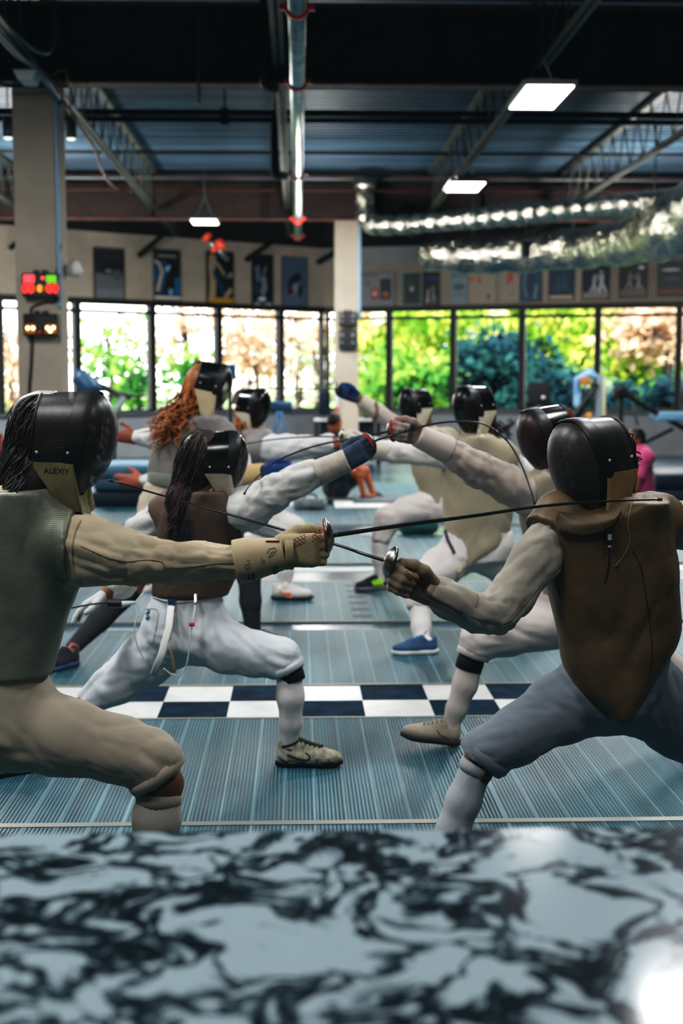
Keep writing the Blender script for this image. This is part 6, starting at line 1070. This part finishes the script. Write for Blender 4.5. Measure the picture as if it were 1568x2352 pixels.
MB().tube([q(1426, 890), np.array([q(1426, 900)[0], Yt, .02])], .05, 8).build('post', M_black, o); MB().tube([q(1450, 925), q(1468, 990), np.array([q(1470, 990)[0], Yt, .02])], .025, 6).build('brace', M_grey, o); MB().tube([np.array([q(1470, 990)[0], Yt, .45]), q(1545, 985)], .03, 6).build('brace', M_black, o); MB().tube([q(1590, 995), np.array([q(1590, 995)[0], Yt, .02])], .05, 8).build('post', M_black, o); bevel_box('end_cap', q(1410, 915, -.1), q(1432, 888, .1), .02, M_black, o)
o = bevel_box('seat_cover', q(1510, 968, -.3), q(1580, 945, .3), .03, M_lblue, o)
Yt = 13.5; o = empty('foam_roller', FL(1160, 1222)); 
bpy.data.objects.remove(o); Yt = 19.0
o = empty('roller_stand', FL(1165, 1123)); top(o, 'black padded roller on a stand right of the cream vest fencer', 'gym roller'); MB().tube([q(1148, 992), q(1178, 966)], .055, 12).build('roller', M_black, o, True); MB().tube([q(1165, 978), np.array([q(1165, 978)[0], Yt, .0])], .03, 8).build('post', M_gblue, o); bevel_box('base', (q(1150, 978)[0], Yt - .2, .0), (q(1180, 978)[0], Yt + .2, .05), .015, M_black, o)
# table with plant and monitor behind the central pillar
Yt = 24.6; za = .84; xa, xb = q(722, 960)[0], q(876, 960)[0]
o = empty('side_table', ((xa + xb) / 2, Yt + .3, 0)); top(o, 'white topped table with dark legs behind the central pillar', 'table'); bevel_box('table_top', (xa, Yt, za - .04), (xb, Yt + .6, za), .008, M_white, o); bevel_box('shelf', (xa, Yt, .46), (xb, Yt + .6, .5), .008, M_white, o)
for x in (xa + .04, xb - .04):
    for y in (Yt + .04, Yt + .56): MB().box((x - .03, y - .03, 0), (x + .03, y + .03, za - .04)).build('leg', M_black, o)
MB().box((xa + .1, Yt + .5, .05), (xb - .1, Yt + .52, za - .05)).build('back_panel', mat('panel_dark', '1a2a33', .6), o)
c = np.array([q(846, 950)[0], Yt + .3, za]); o = empty('potted_plant', c); top(o, 'small yellow green plant on the table right of the central pillar', 'plant'); MB().lathe([(0, 0), (.07, 0), (.09, .12), (.08, .12), (0, .1)], c, (0, 0, 1), 14).build('pot', M_blackm, o, True)
rs = np.random.RandomState(2); e = MB()
for i in range(140):
    d = unit(rs.normal(size=3) + np.array([0, 0, .8])); p = c + np.array([0, 0, .12]) + d * rs.uniform(.02, .17); u = unit(rs.normal(size=3)) * .035; w = unit(np.cross(u, d)) * .02; e.add([p - u, p + w, p + u, p - w], [(0, 1, 2, 3)])
e.build('foliage', mat('plant_leaf', 'b9a818', .6, col2='4d8a1c', scale=20), o)
c = np.array([q(747, 950)[0], Yt + .3, za]); o = empty('monitor', c); top(o, 'dark upright screen on the table left of the central pillar', 'monitor'); bevel_box('screen', c + np.array([-.12, -.03, .05]), c + np.array([.1, .03, .5]), .012, mat('screen_dark', '10202c', .25), o); bevel_box('stand', c + np.array([-.09, -.08, 0]), c + np.array([.07, .08, .02]), .006, M_black, o); MB().box(c + np.array([-.02, -.01, .01]), c + np.array([.0, .02, .06])).build('neck', M_black, o)
Yt = 23.2; x = q(773, 930)[0]; m_st, t, b = nt('striped_pole'); co = N(t, 'TexCoord'); w = N(t, 'TexWave', Scale=1.6); w.bands_direction = 'DIAGONAL'; t.links.new(co.outputs['Object'], w.inputs['Vector']); r = N(t, 'ValToRGB'); r.color_ramp.interpolation = 'CONSTANT'; r.color_ramp.elements[0].color = C('c9ccd0'); r.color_ramp.elements[1].color = C('a8423c'); r.color_ramp.elements[1].position = .6; t.links.new(w.outputs['Fac'], r.inputs[0]); t.links.new(r.outputs[0], b.inputs['Base Color'])
o = MB().tube([(x, Yt, 0), (x, Yt, q(773, 885)[2])], .035, 10).build('striped_pole', m_st); top(o, 'red and white striped pole at the left edge of the central pillar', 'pole'); MB().lathe([(0, .02), (.12, .015), (.13, 0)], (x, Yt, 0), (0, 0, 1), 16).build('base', M_grey, o)
# mats
def mats(px0, px1, Y, hs, lab, grp='stacked gym mats'):
    z = .0005; a, c = P(px0, 1000, Y)[0], P(px1, 1000, Y)[0]
    for i, (hh, mm, lb_) in enumerate(hs): o = bevel_box('gym_mat', (a + .03 * (i % 2), Y, z), (c - .02 * (i % 2), Y + 1.1, z + hh), min(.05, hh / 3), mm); top(o, lb_, 'gym mat', grp); z += hh + .001
mats(205, 352, 16.2, [(.2, M_navy, 'navy gym mat at the bottom of the left stack'), (.16, mat('grey_blue_vinyl', '3f6274', .5), 'grey blue gym mat in the middle of the left stack'), (.15, M_lblue, 'pale blue gym mat on top of the left stack')], '')
mats(1500, 1660, 16.0, [(.22, M_navy, 'navy gym mat at the bottom of the right-hand stack'), (.2, mat('dark_navy_vinyl', '0c1c2c', .5), 'very dark gym mat on the right-hand stack')], '')
# bags and bits on the floor
def bag(px, py, w, h, d, m, lab, name='gym_bag', handle=True):
    c = FL(px, py); V, Q = sdf([('c', c + np.array([-w / 2 + h / 2, 0, h / 2]), c + np.array([w / 2 - h / 2, 0, h / 2]), h / 2, h / 2 * .9), ('c', c + np.array([-w / 2 + h / 2, d * .5, h * .45]), c + np.array([w / 2 - h / 2, d * .5, h * .42]), h * .42, h * .4)], .025, .08, cuts=[((0, 0, .002), (0, 0, -1))]); V = folds(V, Q, [(c, c + np.array([w, 0, 0]), h)], .012, 8, 2, 3); V[:, 2] = np.maximum(V[:, 2], .002); o = mk(name, V, Q, m); top(o, lab, 'bag')
    if handle: MB().tube(cr([c + np.array([-w * .2, -h * .3, h * .85]), c + np.array([-w * .1, -h * .4, h * 1.15]), c + np.array([w * .1, -h * .4, h * 1.15]), c + np.array([w * .2, -h * .3, h * .85])], 4), .012, 6).build('handle', M_black, o, True)
    return o
bag(962, 1230, .42, .2, .25, cloth('1f5f5c', '17484a', 'bag_teal'), 'teal bag on the floor behind the cream vest fencer')
bag(712, 1172, .42, .17, .25, cloth('a9b2b4', '5d6a70', 'bag_pale', 6), 'pale crumpled bag on the floor before the seated person')
bag(1395, 1130, .5, .24, .25, cloth('1a2c3a', '14222e', 'bag_navy'), 'navy bag by the person in pink')
for a, c, m_, lab in (((770, 1170), (905, 1150), M_white, 'flat white pad on the floor in front of the seated person'), ((812, 1162), (908, 1146), mat('pad_grey', '4a555a', .7), 'flat grey pad behind the white pad')):
    p0, p1 = FL(a[0], a[1], .0), FL(c[0], c[1], .0); o = bevel_box('floor_pad', (p0[0], p0[1], .0005 if m_ is M_white else .032), (p1[0] + .0, p1[1], .03 if m_ is M_white else .055), .006, m_); top(o, lab, 'floor pad')
# ---- seated people
def sitter(Y, head, sh, hip, knees, feet, hands, lab, m_shirt, m_pants, m_hair, face, skin, hair_tips=None, sw=.17, shorts=True, shoe_m=None):
    H, S, Hp = P(*head, Y), P(*sh, Y), P(*hip, Y); f, s, u = basis(face, (0, 0, 1)); I3 = np.stack([f, np.cross(f, u), u]); side = np.array([0, 1, 0.]) if abs(f[0]) > .5 else np.array([1., 0, 0]); side = np.cross(f, u); side = unit(side * np.array([1, 1, 0]))
    K = [P(x, y, Y + d) for x, y, d in knees]; Ft = [P(x, y, Y + d) for x, y, d in feet]; Hd = [P(x, y, Y + d) for x, y, d in hands]
    sp = [S - side * sw, S + side * sw]; hp = [Hp - side * .09, Hp + side * .09]; el = [(sp[i] + Hd[i]) / 2 + np.array([0, 0, -.1]) for i in (0, 1)]
    I = I3; pr = [('e', H, I, (.095, .075, .115)), ('e', H + f * .01 - u * .06, I, (.075, .058, .05)), ('c', H + f * .085 + u * .01, H + f * .1 - u * .02, .008, .013), ('c', H + f * .083 + u * .03 - side * .03, H + f * .083 + u * .03 + side * .03, .011, .011), ('c', H + f * .08 - u * .055 - side * .015, H + f * .08 - u * .055 + side * .015, .009, .009), ('c', H - u * .06 - f * .02, S + u * .02, .05, .06), ('c', sp[0], sp[1], .07, .07), ('c', S, Hp, .12, .115), ('c', hp[0], hp[1], .1, .1)]
    for sg in (-1, 1): pr.append(('e', H - f * .01 + side * .076 * sg, I, (.022, .01, .03)))
    for i in (0, 1): pr += [('c', sp[i], el[i], .05, .042), ('c', el[i], Hd[i], .04, .028), ('c', hp[i], K[i], .08, .058), ('c', K[i], Ft[i] + np.array([0, 0, .07]), .052, .036), ('c', Ft[i] + np.array([0, 0, .05]), Ft[i] + np.array([0, 0, .035]) + unit(f * np.array([1, 1, 0])) * .15, .036, .026)]
    pr = [(p, .025) for p in pr]
    for i in (0, 1): pr += hand_prims(Hd[i], unit(Hd[i] - el[i]), (0, 0, 1), side * (1 if i else -1), .9, False)
    V, Q = sdf(pr, .013, .02); o = mk('person', V, Q, skin); top(o, lab, 'person')
    V, Q = sdf([(('c', sp[0], sp[1], .085, .085), .05), (('c', S, Hp + np.array([0, 0, .03]), .142, .14), .05)] + [(('c', sp[i], sp[i] * .25 + el[i] * .75, .068, .06, [(sp[i] * .35 + el[i] * .65, el[i] - sp[i])]), .03) for i in (0, 1)], .016, .04); V = folds(V, Q, [(S, Hp, .15)], .008, 8, 1.5, 4); mk('shirt', V, Q, m_shirt, o)
    V, Q = sdf([(('c', hp[0], hp[1], .12, .12), .04)] + [(('c', hp[i], K[i], .1, .085, [(hp[i] * .2 + K[i] * .8, K[i] - hp[i])]), .04) for i in (0, 1)], .016, .04); V = folds(V, Q, [(hp[0], K[0], .1)], .006, 9, 1.5, 6); mk('shorts' if shorts else 'trousers', V, Q, m_pants, o)
    V, Q = sdf([('e', H - f * .025 + u * .03, I, (.095, .086, .105))] + ([('c', H - f * .07, P(*hair_tips, Y), .05, .03)] if hair_tips else []), .014, .03, cuts=[(H + f * .035, f)]); V = folds(V, Q, [(H, H + u * .1, .1)], .008, 10, 3, 7); mk('hair', V, Q, m_hair, o)
    e = MB()
    for sg in (-1, 1): e.sphere(H + f * .083 + u * .012 + side * .032 * sg, .012, 8)
    e.build('eyes', mat('eye_white', 'cfc8c0', .3), o, True)
    for i in (0, 1): shoe(o, Ft[i] * np.array([1, 1, 0]) + np.array([0, 0, .0015]) - unit(f * np.array([1, 1, 0])) * .05, f, .27, shoe_m or cloth('10141a', '1a222c', 'shoe_black_bg'), mat('sole_grey', '5d6468', .6), h=.012)
    return o
M_pink = cloth('c4527c', 'a83a66', 'shirt_pink'); M_blk = cloth('0f1114', '1a1d22', 'shirt_black')
g = lambda px, Y: 880 + 4619 / Y
I_ = sitter(17.0, (769, 972), (770, 1012), (772, 1122), [(822, 1078, -.12), (838, 1080, .14)], [(834, g(0, 17) - 4, -.12), (856, g(0, 17) - 4, .1)], [(815, 1085, -.2), (832, 1082, .2)], 'person in black sitting on the floor, bare shins, behind the navy glove', M_blk, cloth('16222e', '101a24', 'shorts_dark'), mat('hair_black', '0c0908', .6), (.75, .6, -.25), mat('skin_orange_tan', 'a85a30', .55))
sI = [c for c in I_.children if c.name.startswith('shirt')][0]; decal(sI, [(752, 1052), (762, 1046), (774, 1044), (786, 1040)], .008, mat('stripe_orange', 'c8501c', .7), 'stripe')
J_ = sitter(13.2, (1456, 1012), (1464, 1050), (1472, 1172), [(1420, 1150, -.1), (1425, 1145, .16)], [(1418, g(0, 13.2) - 6, -.1), (1424, g(0, 13.2) - 6, .14)], [(1432, 1150, -.2), (1440, 1145, .2)], 'person in a pink shirt sitting behind the brown vest, facing left', M_pink, cloth('c9c4c0', 'b0aaa8', 'shorts_pale'), mat('hair_black', '0c0908', .6), (-.95, -.25, -.1), M_skin2)
K_ = sitter(15.5, (2, 1022), (-6, 1058), (-14, 1135), [(40, 1110, -.1), (44, 1108, .14)], [(46, g(0, 15.5) - 5, -.1), (50, g(0, 15.5) - 5, .12)], [(30, 1108, -.2), (36, 1105, .2)], 'red haired person at the left edge, mostly cut off by the frame', cloth('b0505c', '983e4c', 'shirt_rose'), cloth('16222e', '101a24', 'shorts_dark'), mat('hair_auburn', '5a2418', .6), (.9, -.4, 0), mat('skin_pink', 'b0644c', .55))
# small stool under each sitter
for p_, s_, lab in ((J_, (1472, 13.2), 'low grey stool under the person in pink'), (K_, (-14, 15.5), 'low grey stool under the red haired person'), (I_, (772, 17.0), 'low block under the person in black')):
    x = P(s_[0], 1000, s_[1])[0]; hz = [c for c in p_.children if c.name.startswith(('shorts', 'trousers'))][0]; zz = min((np.array(v.co) + ORG[hz.name])[2] for v in hz.data.vertices); zz = max(zz, .06); o = empty('stool', (x, s_[1], 0)); top(o, lab, 'stool'); bevel_box('seat', (x - .2, s_[1] - .2, zz - .04), (x + .2, s_[1] + .2, zz), .012, M_grey, o)
    for sx in (-1, 1):
        for sy in (-1, 1): MB().box((x + sx * .16 - .02, s_[1] + sy * .16 - .02, 0), (x + sx * .16 + .02, s_[1] + sy * .16 + .02, zz - .04)).build('leg', M_black, o)
# ================================================================= TABLE + LOOK
m, t, b = nt('dark_veined_marble'); co = N(t, 'TexCoord'); mp = N(t, 'Mapping'); mp.inputs['Scale'].default_value = (1.0, 1.0, 1); t.links.new(co.outputs['Object'], mp.inputs[0])
n0 = N(t, 'TexNoise', Scale=5.0, Detail=3.0); t.links.new(mp.outputs[0], n0.inputs['Vector']); mxv = N(t, 'Mix'); mxv.data_type = 'VECTOR'; mxv.inputs[0].default_value = .16; t.links.new(mp.outputs[0], mxv.inputs[4]); t.links.new(n0.outputs['Color'], mxv.inputs[5])
n1 = N(t, 'TexNoise', Scale=9.5, Detail=6.0, Roughness=.58, Distortion=.7); t.links.new(mxv.outputs[1], n1.inputs['Vector'])
sb = N(t, 'Math', _operation='SUBTRACT'); sb.inputs[1].default_value = .5; t.links.new(n1.outputs['Fac'], sb.inputs[0]); ab = N(t, 'Math', _operation='ABSOLUTE'); t.links.new(sb.outputs[0], ab.inputs[0])
n2 = N(t, 'TexNoise', Scale=4.5, Detail=4.0, Roughness=.6); t.links.new(co.outputs['Object'], n2.inputs['Vector']); mr2 = N(t, 'MapRange'); mr2.inputs[1].default_value = .45; mr2.inputs[2].default_value = .75; mr2.inputs[3].default_value = 0; mr2.inputs[4].default_value = .048; t.links.new(n2.outputs['Fac'], mr2.inputs[0])
ml = N(t, 'Math', _operation='SUBTRACT'); t.links.new(ab.outputs[0], ml.inputs[0]); t.links.new(mr2.outputs[0], ml.inputs[1])
r = N(t, 'ValToRGB'); e = r.color_ramp.elements; e[0].position = .0; e[1].position = .06; e[0].color = C('10191d'); e[1].color = C('8a999e'); el = e.new(.03); el.color = C('35454c'); t.links.new(ml.outputs[0], r.inputs[0]); t.links.new(r.outputs[0], b.inputs['Base Color']); b.inputs['Roughness'].default_value = .1; b.inputs['Specular IOR Level'].default_value = .3
zt = .9; a, c = FL(0, 1916, zt), FL(1568, 1900, zt); d = unit((c - a) * np.array([1, 1, 0])); nrm = np.array([d[1], -d[0], 0.]); a0 = a - d * .9; c0 = c + d * .9
tb = empty('marble_table', [(a0 + c0)[0] / 2, (a0 + c0 + nrm * .9)[1] / 2, 0]); top(tb, 'blurred dark veined marble table top across the foreground', 'table')
e = MB().prism([a0, c0, c0 + nrm * .85, a0 + nrm * .85], (0, 0, -.025)); e.build('table_top', m, tb)
for q in (a0 + nrm * .06 + d * .06, c0 + nrm * .06 - d * .06, c0 + nrm * .78 - d * .06, a0 + nrm * .78 + d * .06): MB().tube([q - np.array([0, 0, .025]), (q[0], q[1], 0)], .025, 10).build('leg', M_blackm, tb)
SC.view_settings.view_transform = 'Standard'; SC.view_settings.look = 'None'; SC.view_settings.exposure = -0.2
SC.cycles.use_denoising = True; SC.cycles.max_bounces = 7; SC.cycles.diffuse_bounces = 4; SC.cycles.transparent_max_bounces = 12; SC.cycles.caustics_reflective = False; SC.cycles.caustics_refractive = False; SC.cycles.sample_clamp_indirect = 6
vs = SC.view_settings; vs.use_curve_mapping = True; cm = vs.curve_mapping
for ch, blk in ((0, .0030), (1, .0048), (2, .0056)):
    cu = cm.curves[ch]; cu.points[0].location = (0, blk)
cu = cm.curves[3]
for p in ((.03, .019), (.12, .1), (.3, .31), (.6, .68)): cu.points.new(*p)
cm.update()
